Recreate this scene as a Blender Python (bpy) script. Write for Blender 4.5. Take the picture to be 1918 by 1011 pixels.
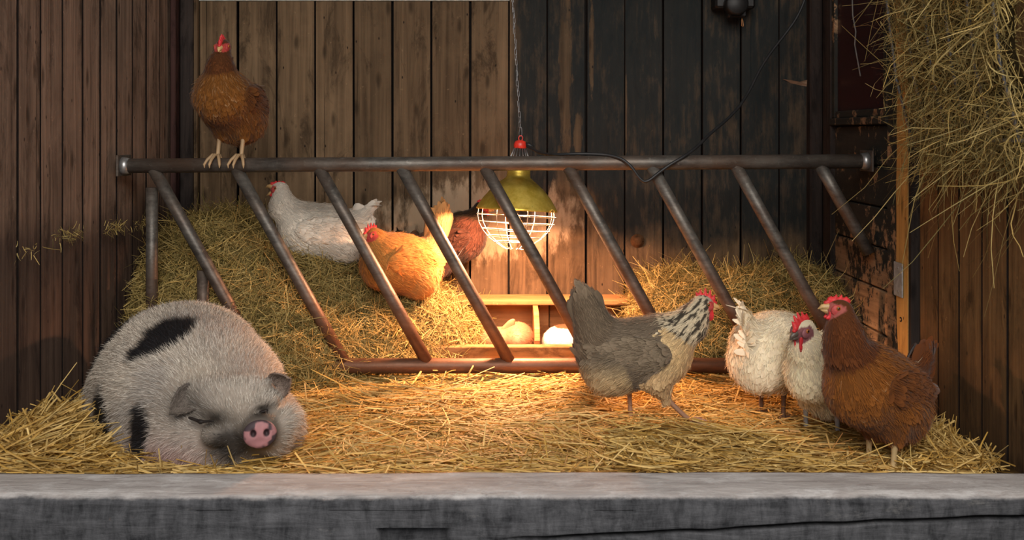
import bpy, math, numpy as np
from mathutils import Vector, Matrix, Euler
for o in list(bpy.data.objects): bpy.data.objects.remove(o)
SC = bpy.context.scene
COL = SC.collection
PI = math.pi
F = 1900.0; HC = 0.83                      # focal length in pixels of the 1918 frame, eye height

# ------------------------------------------------------------------ camera
cam = bpy.data.cameras.new('camera'); camo = bpy.data.objects.new('camera', cam); COL.objects.link(camo)
cam.sensor_width = 36; cam.lens = F/1918*36; cam.shift_y = -255.5/1918
cam.clip_start = 0.05
cam.dof.use_dof = True; cam.dof.focus_distance = 3.2; cam.dof.aperture_fstop = 7.0
camo.location = (0, 0, HC); camo.rotation_euler = (PI/2, 0, 0)
SC.camera = camo
# ------------------------------------------------------------------ world, daylight, exposure
W = bpy.data.worlds.new('world'); SC.world = W; W.use_nodes = True
W.node_tree.nodes['Background'].inputs[0].default_value = (0.90, 0.93, 1.0, 1)
W.node_tree.nodes['Background'].inputs[1].default_value = 0.38
def area(name, loc, target, sx, sy, power, col):
    l = bpy.data.lights.new(name, 'AREA'); l.shape = 'RECTANGLE'; l.size = sx; l.size_y = sy
    l.energy = power; l.color = col
    o = bpy.data.objects.new(name, l); COL.objects.link(o); o.location = loc
    o.rotation_euler = (Vector(target)-Vector(loc)).to_track_quat('-Z', 'Y').to_euler()
    return o
area('barn_door_daylight', (0.2, -1.2, 2.6), (-0.15, 3.0, 0.35), 2.8, 2.0, 205, (1.0, 0.945, 0.87))
SC.view_settings.view_transform = 'Standard'; SC.view_settings.look = 'None'
SC.view_settings.gamma = 1; SC.view_settings.use_curve_mapping = False
SC.view_settings.exposure = 0.0
LAMP_STRENGTH = 1850.0

# ------------------------------------------------------------------ helpers
def at(px, py, Y): return np.array([(px-959)*Y/F, Y, HC-(py-250)*Y/F])
def lerp(a, b, t): return a+(b-a)*t
def tag(o, label=None, cat=None, group=None, kind=None):
    if label: o['label'] = label
    if cat: o['category'] = cat
    if group: o['group'] = group
    if kind: o['kind'] = kind
    return o
def mesh(name, v, f, cols=None, smooth=False, mats=None, midx=None):
    """v (n,3) array; f: list/array of faces, or a list of (k,m) arrays"""
    me = bpy.data.meshes.new(name)
    v = np.asarray(v, np.float32).reshape(-1, 3)
    arrs = f if (isinstance(f, list) and len(f) and isinstance(f[0], np.ndarray)) else None
    if arrs is None and isinstance(f, np.ndarray): arrs = [f]
    if arrs is not None:
        arrs = [a for a in arrs if len(a)]
        loops = np.concatenate([a.ravel() for a in arrs]).astype(np.int32)
        sizes = np.concatenate([np.full(len(a), a.shape[1], np.int32) for a in arrs])
    else:
        loops = np.array([i for q in f for i in q], np.int32); sizes = np.array([len(q) for q in f], np.int32)
    starts = np.concatenate([[0], np.cumsum(sizes)[:-1]]).astype(np.int32)
    me.vertices.add(len(v)); me.vertices.foreach_set('co', v.ravel())
    me.loops.add(len(loops)); me.loops.foreach_set('vertex_index', loops)
    me.polygons.add(len(sizes)); me.polygons.foreach_set('loop_start', starts); me.polygons.foreach_set('loop_total', sizes)
    me.polygons.foreach_set('use_smooth', np.full(len(sizes), bool(smooth)))
    for m in (mats or []): me.materials.append(m)
    if midx is not None: me.polygons.foreach_set('material_index', np.asarray(midx, np.int32))
    me.update(calc_edges=True)
    if cols is not None:
        a = me.color_attributes.new('Col', 'FLOAT_COLOR', 'POINT')
        c = np.ones((len(v), 4), np.float32); c[:, :3] = cols
        a.data.foreach_set('color', c.ravel())
    return me
def obj(name, me, parent=None, mat=None, loc=None):
    o = bpy.data.objects.new(name, me); COL.objects.link(o)
    if mat is not None: me.materials.append(mat)
    if parent is not None: o.parent = parent
    if loc is not None: o.location = loc
    return o
def empty(name, loc=(0, 0, 0), rz=0.0, s=1.0):
    o = bpy.data.objects.new(name, None); COL.objects.link(o); o.location = loc
    o.rotation_euler = (0, 0, rz); o.scale = (s, s, s); o.empty_display_size = .05
    return o
class MB:
    """collects shapes for one mesh"""
    def __init__(s): s.v = []; s.f = []; s.n = 0
    def add(s, v, f):
        v = np.asarray(v, float).reshape(-1, 3)
        s.v.append(v); s.f += [tuple(int(i)+s.n for i in q) for q in f]; s.n += len(v); return s
    def box(s, c, d, R=None, ch=0.0):
        x, y, z = np.array(d)/2.0
        if ch <= 0:
            v = np.array([[a*x, b*y, e*z] for a in (-1, 1) for b in (-1, 1) for e in (-1, 1)])
            f = [(0, 1, 3, 2), (4, 6, 7, 5), (0, 4, 5, 1), (2, 3, 7, 6), (0, 2, 6, 4), (1, 5, 7, 3)]
        else:
            o8 = [(-x+ch, -y), (x-ch, -y), (x, -y+ch), (x, y-ch), (x-ch, y), (-x+ch, y), (-x, y-ch), (-x, -y+ch)]
            v = []; 
            for zz, k in ((-z, ch), (-z+ch, 0), (z-ch, 0), (z, ch)):
                for (a, b) in o8: v.append((a-np.sign(a)*k*.6, b-np.sign(b)*k*.6, zz))
            f = [tuple(range(7, -1, -1)), tuple(range(24, 32))]
            for r in range(3):
                for i in range(8): f.append((r*8+i, r*8+(i+1) % 8, (r+1)*8+(i+1) % 8, (r+1)*8+i))
            v = np.array(v)
        if R is not None: v = v @ np.asarray(R).T
        return s.add(v+np.array(c), f)
    def tube(s, pts, rad, n=12, cap=True, closed=False):
        pts = np.asarray(pts, float); m = len(pts)
        rad = np.full(m, rad) if np.isscalar(rad) else np.asarray(rad, float)
        if closed: T = np.roll(pts, -1, 0)-np.roll(pts, 1, 0)
        else: T = np.gradient(pts, axis=0)
        T /= np.linalg.norm(T, axis=1)[:, None]+1e-12
        up = np.array([0, 0, 1.0]) if abs(T[0][2]) < .9 else np.array([0, 1.0, 0])
        u = np.cross(T[0], up); u /= np.linalg.norm(u); v = []
        for i in range(m):
            u = u-T[i]*np.dot(u, T[i]); u /= np.linalg.norm(u)+1e-12; w = np.cross(T[i], u)
            for k in range(n):
                a = 2*PI*k/n; v.append(pts[i]+rad[i]*(math.cos(a)*u+math.sin(a)*w))
        f = []
        for i in range(m if closed else m-1):
            j = (i+1) % m
            for k in range(n): f.append((i*n+k, i*n+(k+1) % n, j*n+(k+1) % n, j*n+k))
        if cap and not closed: f += [tuple(range(n-1, -1, -1)), tuple((m-1)*n+k for k in range(n))]
        return s.add(v, f)
    def lathe(s, prof, n=40, c=(0, 0, 0)):
        v = []; f = []; m = len(prof)
        for r, z in prof:
            for k in range(n): a = 2*PI*k/n; v.append((c[0]+r*math.cos(a), c[1]+r*math.sin(a), c[2]+z))
        for i in range(m-1):
            for k in range(n): f.append((i*n+k, i*n+(k+1) % n, (i+1)*n+(k+1) % n, (i+1)*n+k))
        return s.add(v, f)
    def mesh(s, name, smooth=False, mats=None): return mesh(name, np.concatenate(s.v), s.f, None, smooth, mats)
    def obj(s, name, mat, parent=None, smooth=False, loc=None): return obj(name, s.mesh(name, smooth), parent, mat, loc)

# value noise in numpy (for shapes)
_R = np.random.default_rng(7).random((64, 64, 64))
def vnoise(P):
    P = np.asarray(P, float); i = np.floor(P).astype(int); t = P-i; t = t*t*(3-2*t); r = 0
    for a in (0, 1):
        for b in (0, 1):
            for c in (0, 1):
                w = (t[..., 0] if a else 1-t[..., 0])*(t[..., 1] if b else 1-t[..., 1])*(t[..., 2] if c else 1-t[..., 2])
                r = r+w*_R[(i[..., 0]+a) % 64, (i[..., 1]+b) % 64, (i[..., 2]+c) % 64]
    return r*2-1
def sstep(a, b, x):
    t = np.clip((x-a)/(b-a), 0, 1); return t*t*(3-2*t)

# ------------------------------------------------------------------ materials
class NT:
    def __init__(s, name):
        s.m = bpy.data.materials.new(name); s.m.use_nodes = True; s.t = s.m.node_tree
        s.b = s.t.nodes['Principled BSDF']; s.out = s.t.nodes['Material Output']
    def n(s, typ, **kw):
        nd = s.t.nodes.new(typ)
        for k, v in kw.items(): setattr(nd, k, v)
        return nd
    def link(s, a, b): s.t.links.new(a, b)
    def inp(s, nd, key, v):
        if isinstance(v, bpy.types.NodeSocket): s.link(v, nd.inputs[key])
        else: nd.inputs[key].default_value = v
    def math(s, op, a, b=0.0, c=None, clamp=False):
        nd = s.n('ShaderNodeMath', operation=op, use_clamp=clamp); s.inp(nd, 0, a); s.inp(nd, 1, b)
        if c is not None: s.inp(nd, 2, c)
        return nd.outputs[0]
    def vmath(s, op, a, b):
        nd = s.n('ShaderNodeVectorMath', operation=op); s.inp(nd, 0, a); s.inp(nd, 1, b); return nd.outputs[0]
    def noise(s, vec, scale=5., detail=4., rough=.55, dist=0.):
        nd = s.n('ShaderNodeTexNoise'); s.inp(nd, 'Vector', vec); s.inp(nd, 'Scale', scale)
        s.inp(nd, 'Detail', detail); s.inp(nd, 'Roughness', rough); s.inp(nd, 'Distortion', dist); return nd.outputs[0]
    def ramp(s, fac, stops):
        nd = s.n('ShaderNodeValToRGB'); s.inp(nd, 0, fac); e = nd.color_ramp.elements
        while len(e) < len(stops): e.new(.5)
        for el, (p, c) in zip(e, stops):
            el.position = p; el.color = (c, c, c, 1) if np.isscalar(c) else (*c, 1)
        return nd.outputs[0]
    def mix(s, fac, a, b, blend='MIX'):
        nd = s.n('ShaderNodeMix', data_type='RGBA', blend_type=blend); s.inp(nd, 0, fac)
        for k, v in ((6, a), (7, b)): s.inp(nd, k, v if isinstance(v, bpy.types.NodeSocket) else (*v, 1))
        return nd.outputs[2]
    def smooth(s, x, lo, hi):
        nd = s.n('ShaderNodeMapRange', interpolation_type='SMOOTHSTEP'); s.inp(nd, 0, x); s.inp(nd, 1, lo); s.inp(nd, 2, hi); return nd.outputs[0]
    def sep(s, v):
        nd = s.n('ShaderNodeSeparateXYZ'); s.inp(nd, 0, v); return nd.outputs
    def bump(s, h, strength=.3, dist=.01):
        nd = s.n('ShaderNodeBump'); s.inp(nd, 'Height', h); s.inp(nd, 'Strength', strength); s.inp(nd, 'Distance', dist)
        s.link(nd.outputs[0], s.b.inputs['Normal'])
    def base(s, c, rough=.8, metal=0., spec=.3):
        s.inp(s.b, 'Base Color', c if isinstance(c, bpy.types.NodeSocket) else (*c, 1))
        s.inp(s.b, 'Roughness', rough); s.inp(s.b, 'Metallic', metal); s.inp(s.b, 'Specular IOR Level', spec); return s.m
def plain(name, c, rough=.7, metal=0., spec=.3, var=.25, scale=60):
    t = NT(name); g = t.n('ShaderNodeTexCoord').outputs['Object']
    n = t.noise(g, scale, 4)
    col = t.mix(t.ramp(n, [(.3, 0.), (.7, 1.)]), tuple(x*(1-var) for x in c), tuple(min(1, x*(1+var)) for x in c))
    t.bump(n, .15, .002); return t.base(col, rough, metal, spec)
def attr_mat(name, rough=.75, spec=.15, transl=0., sheen=0.):
    t = NT(name); a = t.n('ShaderNodeVertexColor', layer_name='Col').outputs[0]
    t.base(a, rough, 0, spec)
    if sheen: t.b.inputs['Sheen Weight'].default_value = sheen
    if transl:
        tr = t.n('ShaderNodeBsdfTranslucent'); t.link(a, tr.inputs[0]); mx = t.n('ShaderNodeMixShader'); mx.inputs[0].default_value = transl
        t.link(t.b.outputs[0], mx.inputs[1]); t.link(tr.outputs[0], mx.inputs[2]); t.link(mx.outputs[0], t.out.inputs[0])
    return t.m
M_FEATHER = attr_mat('feather', .8, .12, .18, .15)
M_SKIN = attr_mat('bird_skin', .55, .35)
M_HAIR = attr_mat('bristle_hair', .6, .25, .1)
M_HIDE = attr_mat('hide', .6, .3)
M_STRAW = attr_mat('straw', .55, .3, .25)
M_HAY = attr_mat('hay', .7, .2, .25)
M_COMB = plain('comb_red', (.52, .030, .034), .5, 0, .3, .25, 120)
M_WATTLE = plain('wattle_red', (.50, .028, .034), .5, 0, .3, .25, 120)
M_FACE = plain('face_red', (.38, .055, .05), .55, 0, .25, .3, 150)
M_BEAK = plain('beak_horn', (.45, .28, .12), .4, 0, .4)
M_DBEAK = plain('beak_dark', (.10, .075, .06), .4, 0, .4)
M_EYE = plain('eye_dark', (.012, .006, .004), .12, 0, .6)
M_IRIS = plain('eye_amber', (.35, .11, .015), .25, 0, .5)

def wood(name, lo, hi, axis='z', rand=.35, grain=.5, extra=None, rough=.82, gscale=1.0):
    """procedural plank wood: grain along axis, per-plank tint, knots, stains; extra(t, col, pos, grain)->col"""
    t = NT(name); tc = t.n('ShaderNodeTexCoord').outputs['Object']; oi = t.n('ShaderNodeObjectInfo').outputs
    off = t.n('ShaderNodeCombineXYZ'); 
    for k, m in ((0, 37.), (1, 53.), (2, 71.)): t.link(t.math('MULTIPLY', oi['Random'], m), off.inputs[k])
    p = t.vmath('ADD', tc, off.outputs[0])
    st = {'x': (1.6, 42, 42), 'y': (42, 1.6, 42), 'z': (42, 42, 1.6)}[axis]
    st2 = {'x': (.5, 26, 26), 'y': (26, .5, 26), 'z': (26, 26, .5)}[axis]
    g = t.noise(t.vmath('MULTIPLY', p, tuple(q*gscale for q in st)), 1.0, 6, .62, .6)
    g2 = t.noise(t.vmath('MULTIPLY', p, st2), 1.0, 4, .6, 1.2)
    s3 = t.noise(p, 5.0, 5, .65)
    c = t.mix(t.ramp(g, [(.32, 0.), (.68, 1.)]), lo, hi)
    c = t.mix(t.ramp(g2, [(.3, .5), (.60, 0.)]), c, tuple(q*.6 for q in lo))
    c = t.mix(t.ramp(s3, [(.45, 0.), (.75, .45)]), c, tuple(q*1.25 for q in hi))
    s4 = t.noise(t.vmath('MULTIPLY', p, {'x': (3, 11, 11), 'y': (11, 3, 11), 'z': (11, 11, 3)}[axis]), 1.0, 7, .75, .8)
    c = t.mix(t.ramp(s4, [(.36, .8), (.48, 0.)]), c, tuple(q*.45 for q in lo))
    s5 = t.noise(p, 38., 5, .8); c = t.mix(t.ramp(s5, [(.64, 0.), (.70, .5)]), c, tuple(min(1, q*1.9) for q in hi))
    # per plank brightness
    hv = t.n('ShaderNodeHueSaturation'); t.link(c, hv.inputs['Color'])
    t.link(t.math('MULTIPLY_ADD', oi['Random'], 2*rand, 1-rand), hv.inputs['Value'])
    c = hv.outputs[0]
    # knots, nail holes and splits
    vo = t.n('ShaderNodeTexVoronoi', voronoi_dimensions='2D'); sc = {'x': (2.0, 8, 8), 'y': (2.0, 8, 8), 'z': (8, 2.6, 8)}[axis]
    px_, py_, pz_ = t.sep(p); f2 = t.n('ShaderNodeCombineXYZ'); t.link(t.math('ADD', px_, py_), f2.inputs[0]); t.link(pz_, f2.inputs[1]); f2 = f2.outputs[0]
    t.link(t.vmath('MULTIPLY', t.vmath('ADD', f2, t.vmath('MULTIPLY', t.n('ShaderNodeTexNoise').outputs[1], (.02, .02, .02))), sc), vo.inputs['Vector']); vo.inputs['Scale'].default_value = 1.0
    kn = t.ramp(vo.outputs['Distance'], [(.03, 1.), (.10, 0.)])
    c = t.mix(t.math('MULTIPLY', kn, .65), c, tuple(q*.25 for q in lo))
    vn = t.n('ShaderNodeTexVoronoi', voronoi_dimensions='2D'); t.link(t.vmath('MULTIPLY', f2, (7.5, 3.5, 7.5)), vn.inputs['Vector']); vn.inputs['Scale'].default_value = 1.0
    c = t.mix(t.ramp(vn.outputs['Distance'], [(.014, .9), (.022, 0.)]), c, (.006, .005, .005))     # nail holes
    cr = t.noise(t.vmath('MULTIPLY', p, {'x': (.8, 90, 90), 'y': (90, .8, 90), 'z': (90, 90, .8)}[axis]), 1.0, 2, .5, .4)
    crk = t.ramp(cr, [(.26, 1.), (.31, 0.)])
    c = t.mix(t.math('MULTIPLY', crk, .8), c, tuple(q*.2 for q in lo))
    pos = t.n('ShaderNodeNewGeometry').outputs['Position']
    if extra: c = extra(t, c, pos, g)
    h = t.math('SUBTRACT', t.math('ADD', g, t.math('MULTIPLY', g2, .3)), t.math('ADD', crk, t.math('MULTIPLY', kn, .5)))
    t.bump(h, grain, .006)
    return t.base(c, rough, 0, .12)

def ell_mask(t, pos, c, r, soft=.5):
    d = t.vmath('MULTIPLY', t.vmath('SUBTRACT', pos, c), tuple(1/q for q in r))
    ln = t.n('ShaderNodeVectorMath', operation='LENGTH'); t.link(d, ln.inputs[0])
    return ln.outputs['Value']
def back_extra(t, c, pos, g):
    x, y, z = t.sep(pos)
    n1 = t.noise(t.vmath('MULTIPLY', pos, (7, 7, 3)), 1., 6, .65)
    n2 = t.noise(t.vmath('MULTIPLY', pos, (26, 26, 9)), 1., 6, .7)
    # pale lime patches low on the boards
    d = ell_mask(t, pos, (-.12, 3.9, .50), (.46, 1, .19))
    m = t.smooth(t.math('ADD', t.math('ADD', d, t.math('MULTIPLY', n1, 1.1)), t.math('MULTIPLY', n2, 1.3)), 2.08, 1.72)
    c = t.mix(t.math('MULTIPLY', m, .85), c, (.36, .27, .18))
    # worn dark paint on the right half
    zz = t.smooth(t.math('ADD', z, t.math('MULTIPLY', t.math('SUBTRACT', n1, .5), .45)), .36, .50)
    xx = t.smooth(t.math('ADD', x, t.math('MULTIPLY', t.math('SUBTRACT', n1, .5), .12)), -.02, .03)
    n4 = t.noise(t.vmath('MULTIPLY', pos, (60, 60, 5)), 1., 5, .7, .3)
    w = t.ramp(t.math('ADD', t.math('ADD', t.math('MULTIPLY', n2, .35), t.math('MULTIPLY', n1, .35)), t.math('MULTIPLY', n4, .3)), [(.50, 1.), (.62, .5)])
    pm = t.math('MULTIPLY', t.math('MULTIPLY', zz, xx), w)
    d2 = ell_mask(t, pos, (.22, 3.9, .52), (.13, 1, .13))
    m2 = t.smooth(t.math('ADD', t.math('ADD', d2, t.math('MULTIPLY', n1, .9)), t.math('MULTIPLY', n2, .9)), 2.0, 1.7)
    pm = t.math('MULTIPLY', pm, t.math('SUBTRACT', 1., m2))
    bands = None
    for cx, cz, rx, rz in ((.205, 1.05, .030, .42), (.305, 1.18, .012, .22), (.435, .93, .010, .20), (.255, .80, .020, .14), (.185, .62, .03, .2)):
        b = t.smooth(t.math('ADD', ell_mask(t, pos, (cx, 3.9, cz), (rx, 1, rz)), t.math('ADD', t.math('MULTIPLY', n4, 1.5), t.math('MULTIPLY', n2, 1.8))), 2.55, 2.25)
        bands = b if bands is None else t.math('MAXIMUM', bands, b)
    pm = t.math('MULTIPLY', pm, t.math('SUBTRACT', 1., t.math('MULTIPLY', bands, .75)))
    paint = t.mix(n2, (.006, .010, .012), (.020, .025, .026))
    c = t.mix(t.math('MULTIPLY', pm, .93), c, paint)
    sk = t.math('MULTIPLY', t.ramp(t.noise(t.vmath('MULTIPLY', pos, (42, 42, 2.6)), 1., 6, .75, .2), [(.66, 0.), (.72, 1.)]), t.smooth(n1, .50, .58))
    return t.mix(t.math('MULTIPLY', sk, .7), c, (.27, .19, .12))
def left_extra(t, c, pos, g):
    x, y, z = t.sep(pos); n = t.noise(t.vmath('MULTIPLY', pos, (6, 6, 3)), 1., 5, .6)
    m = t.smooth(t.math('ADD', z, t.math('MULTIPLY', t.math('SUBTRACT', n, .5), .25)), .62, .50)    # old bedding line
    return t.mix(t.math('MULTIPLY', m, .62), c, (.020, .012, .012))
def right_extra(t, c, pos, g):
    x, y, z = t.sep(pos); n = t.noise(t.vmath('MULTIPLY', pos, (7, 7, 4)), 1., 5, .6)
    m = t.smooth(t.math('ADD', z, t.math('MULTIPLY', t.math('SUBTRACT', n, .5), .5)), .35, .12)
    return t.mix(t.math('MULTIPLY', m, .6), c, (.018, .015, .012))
def door_extra(t, c, pos, g):
    n1 = t.noise(t.vmath('MULTIPLY', pos, (9, 9, 9)), 1., 6, .7); n2 = t.noise(t.vmath('MULTIPLY', pos, (34, 30, 22)), 1., 6, .75)
    x, y, z = t.sep(pos)
    s = t.math('ADD', t.math('MULTIPLY', n1, .55), t.math('MULTIPLY', n2, .45))
    thr = t.math('ADD', s, t.math('MULTIPLY', t.smooth(z, .60, .28), .10))
    pm = t.ramp(thr, [(.55, 1.), (.585, 0.)])
    return t.mix(t.math('MULTIPLY', pm, .95), c, t.mix(n2, (.008, .012, .013), (.022, .028, .028)))
M_BACK = wood('weathered_plank_back', (.072, .046, .026), (.170, .112, .064), 'z', .20, .5, back_extra)
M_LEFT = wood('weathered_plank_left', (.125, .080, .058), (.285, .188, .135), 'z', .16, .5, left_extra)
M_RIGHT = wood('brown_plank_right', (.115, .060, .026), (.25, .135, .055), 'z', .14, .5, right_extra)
M_DOOR = wood('peeling_door_wood', (.19, .115, .065), (.38, .24, .135), 'y', .15, .4, door_extra)
M_BATTEN = wood('fresh_batten', (.42, .22, .065), (.62, .36, .11), 'z', .1, .3)
M_DARKPOST = wood('dark_post', (.018, .014, .013), (.040, .030, .026), 'z', .2, .4)
M_REDPOST = wood('red_strip', (.030, .014, .013), (.060, .030, .026), 'z', .1, .4)
M_BACKING = plain('shadow_backing', (.012, .010, .009), .95)
M_PALE = plain('pale_upper_board', (.42, .42, .38), .8)
M_NEST = wood('new_pine', (.32, .15, .055), (.46, .24, .10), 'x', .12, .25)
M_BEAMTOP = None

# ------------------------------------------------------------------ setting
YR, YB, XL, XR = 3.28, 3.90, -1.283, 1.174
def quadbox(name, lo, hi, mat, parent=None, struct=True):
    lo, hi = np.array(lo, float), np.array(hi, float)
    o = MB().box((lo+hi)/2, hi-lo).obj(name, mat, parent)
    if struct and parent is None: o['kind'] = 'structure'
    return o
floor = quadbox('floor', (-1.6, 2.25, -.30), (1.5, 4.1, 0.0), plain('earth_floor', (.10, .065, .035), .95))
tag(floor, 'earth floor of the stall under the straw', 'floor')
quadbox('ground', (-5, -4, -.32), (5, 2.15, -.28), plain('barn_ground', (.16, .15, .14), .9))
tag(bpy.data.objects['ground'], 'grey barn passage floor in front of the beam', 'floor')
wall_back = quadbox('wall_back', (XL-.1, YB+.02, -.1), (XR+.1, YB+.06, 2.2), M_BACKING)
wall_left = quadbox('wall_left', (XL-.06, 1.7, -.3), (XL-.02, YB+.06, 2.2), M_BACKING)
wall_right = quadbox('wall_right', (XR+.02, 1.7, -.3), (XR+.06, YB+.06, 2.2), M_BACKING)
tag(wall_back, 'plank back wall, brown on the left and black-painted on the right', 'wall')
tag(wall_left, 'weathered brown plank wall beside the pig', 'wall')
tag(wall_right, 'plank wall under the hanging hay, with a peeling door section', 'wall')
ceil = quadbox('ceiling', (XL-.06, 1.7, 2.2), (XR+.06, YB+.06, 2.25), plain('ceiling_boards', (.16, .11, .075), .9))
tag(ceil, 'dark boarded ceiling over the stall', 'ceiling')

M_EDGE = plain('shaded_plank_edge', (.012, .009, .008), .95, 0, .05)  # near-black plank sides: shade of the gaps put into the colour
def plank_mesh(w, h, mat, t=.03, ch=.004):
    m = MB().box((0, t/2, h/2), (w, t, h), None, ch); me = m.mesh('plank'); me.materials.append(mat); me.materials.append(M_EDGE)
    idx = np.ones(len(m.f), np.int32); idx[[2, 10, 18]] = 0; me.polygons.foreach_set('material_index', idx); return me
rng = np.random.default_rng(3)
# back wall planks
bx = [375+72.2*i for i in range(17)]
wB = 72.2*YB/F
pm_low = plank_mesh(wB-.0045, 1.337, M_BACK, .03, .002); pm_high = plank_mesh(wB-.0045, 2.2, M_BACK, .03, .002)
for i in range(16):
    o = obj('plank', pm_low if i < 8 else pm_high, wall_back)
    o.location = ((bx[i]+36.1-959)*YB/F, YB-.01+rng.uniform(-.002, .002), 0)
    o.rotation_euler = (0, rng.uniform(-.002, .002), 0)
ub = MB().box((0, 0, 0), (8*wB+.02, .03, .80), None, .004).obj('upper_board', M_PALE, wall_back); ub.location = ((bx[4]-959)*YB/F, YB+.004, 1.339+.40)
# corner boards left
o = MB().box((0, 0, 0), (.034, .035, 2.2), None, .003).obj('corner_board', M_BACK, wall_back); o.location = ((366-959)*YB/F, YB-.015, 1.1)
o = MB().box((0, 0, 0), (.05, .05, 2.2), None, .004).obj('corner_post', M_DARKPOST, wall_back); o.location = (XL+.045, YB-.02, 1.1)
# corner post right
o = MB().box((0, 0, 0), (.05, .06, 2.2), None, .006).obj('corner_post', M_DARKPOST, wall_back); o.location = (XR-.02, YB-.03, 1.1)
# left wall planks
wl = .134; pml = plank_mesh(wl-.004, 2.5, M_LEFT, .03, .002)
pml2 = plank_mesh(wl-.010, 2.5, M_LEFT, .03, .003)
y = 3.86; k = 0
while y > 1.75:
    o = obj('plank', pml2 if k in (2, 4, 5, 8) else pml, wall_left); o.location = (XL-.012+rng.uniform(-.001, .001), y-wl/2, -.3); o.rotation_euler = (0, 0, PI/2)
    y -= wl; k += 1
o = MB().box((0, 0, 0), (.02, .05, 2.5), None, .003).obj('corner_strip', M_REDPOST, wall_left); o.location = (XL+.012, YB-.075, .95)
# right wall: brown planks in front, door section behind
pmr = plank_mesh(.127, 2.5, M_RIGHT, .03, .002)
y = 2.955; k = 0
while y > 1.75:
    o = obj('plank', pmr, wall_right); o.location = (XR+.012+rng.uniform(-.001, .001), y-.066, -.3); o.rotation_euler = (0, 0, -PI/2)
    y -= .132; k += 1
o = MB().box((0, 0, 0), (.03, .018, 2.5)).obj('dark_strip', M_DARKPOST, wall_right); o.location = (XR+.004, 2.966, .95)
# natural-edged batten (its far edge is wavy)
zz = np.linspace(-.02, 2.2, 45); v = []; f = []
wav = 3.066+.020*vnoise(np.stack([zz*2.3, zz*0+3.3, zz*0], 1))+.006*vnoise(np.stack([zz*9, zz*0+1.3, zz*0], 1))
for i, z in enumerate(zz):
    for (xx, yy) in ((XR+.02, 2.978), (XR-.012, 2.978), (XR-.012, wav[i]-.006), (XR-.004, wav[i]), (XR+.02, wav[i])): v.append((xx, yy, z))
for i in range(len(zz)-1):
    for q in range(5): f.append((i*5+q, i*5+(q+1) % 5, i*5+5+(q+1) % 5, i*5+5+q))
f += [tuple(range(5)), tuple(len(zz)*5-5+q for q in (4, 3, 2, 1, 0))]
obj('batten', mesh('batten', v, f), wall_right, M_BATTEN)
# door section: stiles, boards, window
def pbox(name, parent, mat, lo, hi, ch=.003):
    lo, hi = np.array(lo, float), np.array(hi, float)
    o = MB().box((0, 0, 0), hi-lo, None, ch).obj(name, mat, parent); o.location = (lo+hi)/2; return o
pbox('stile', wall_right, M_DOOR, (XR-.006, 3.065, 0), (XR+.02, 3.16, 2.2))
pbox('stile', wall_right, M_DARKPOST, (XR-.010, 3.71, 0), (XR+.02, 3.80, 2.2))
zs = [0.0, .06, .19, .331, .464, .594, .725, .858]
for a, b in zip(zs[:-1], zs[1:]):
    o = pbox('board', wall_right, M_DOOR, (XR+.004+rng.uniform(0, .003), 3.163, a+.003), (XR+.02, 3.707, b-.003), .004)
pbox('window_sill', wall_right, M_DOOR, (XR-.014, 3.15, .860), (XR+.02, 3.72, .885))
win = quadbox('window_1', (XR+.006, 3.19, .90), (XR+.012, 3.69, 2.0), NT('dark_red_glass').base((.030, .006, .007), .25, 0, .5))
tag(win, 'dark red pane in the wooden door section beside the hanging hay', 'window')
fr = [('window_frame', (XR-.006, 3.163, .885), (XR+.02, 3.195, 2.1)), ('window_frame', (XR-.006, 3.675, .885), (XR+.02, 3.709, 2.1)), ('window_frame', (XR-.004, 3.195, .885), (XR+.02, 3.675, .91))]
for nm, lo, hi in fr: pbox(nm, win, M_DOOR, lo, hi)

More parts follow.
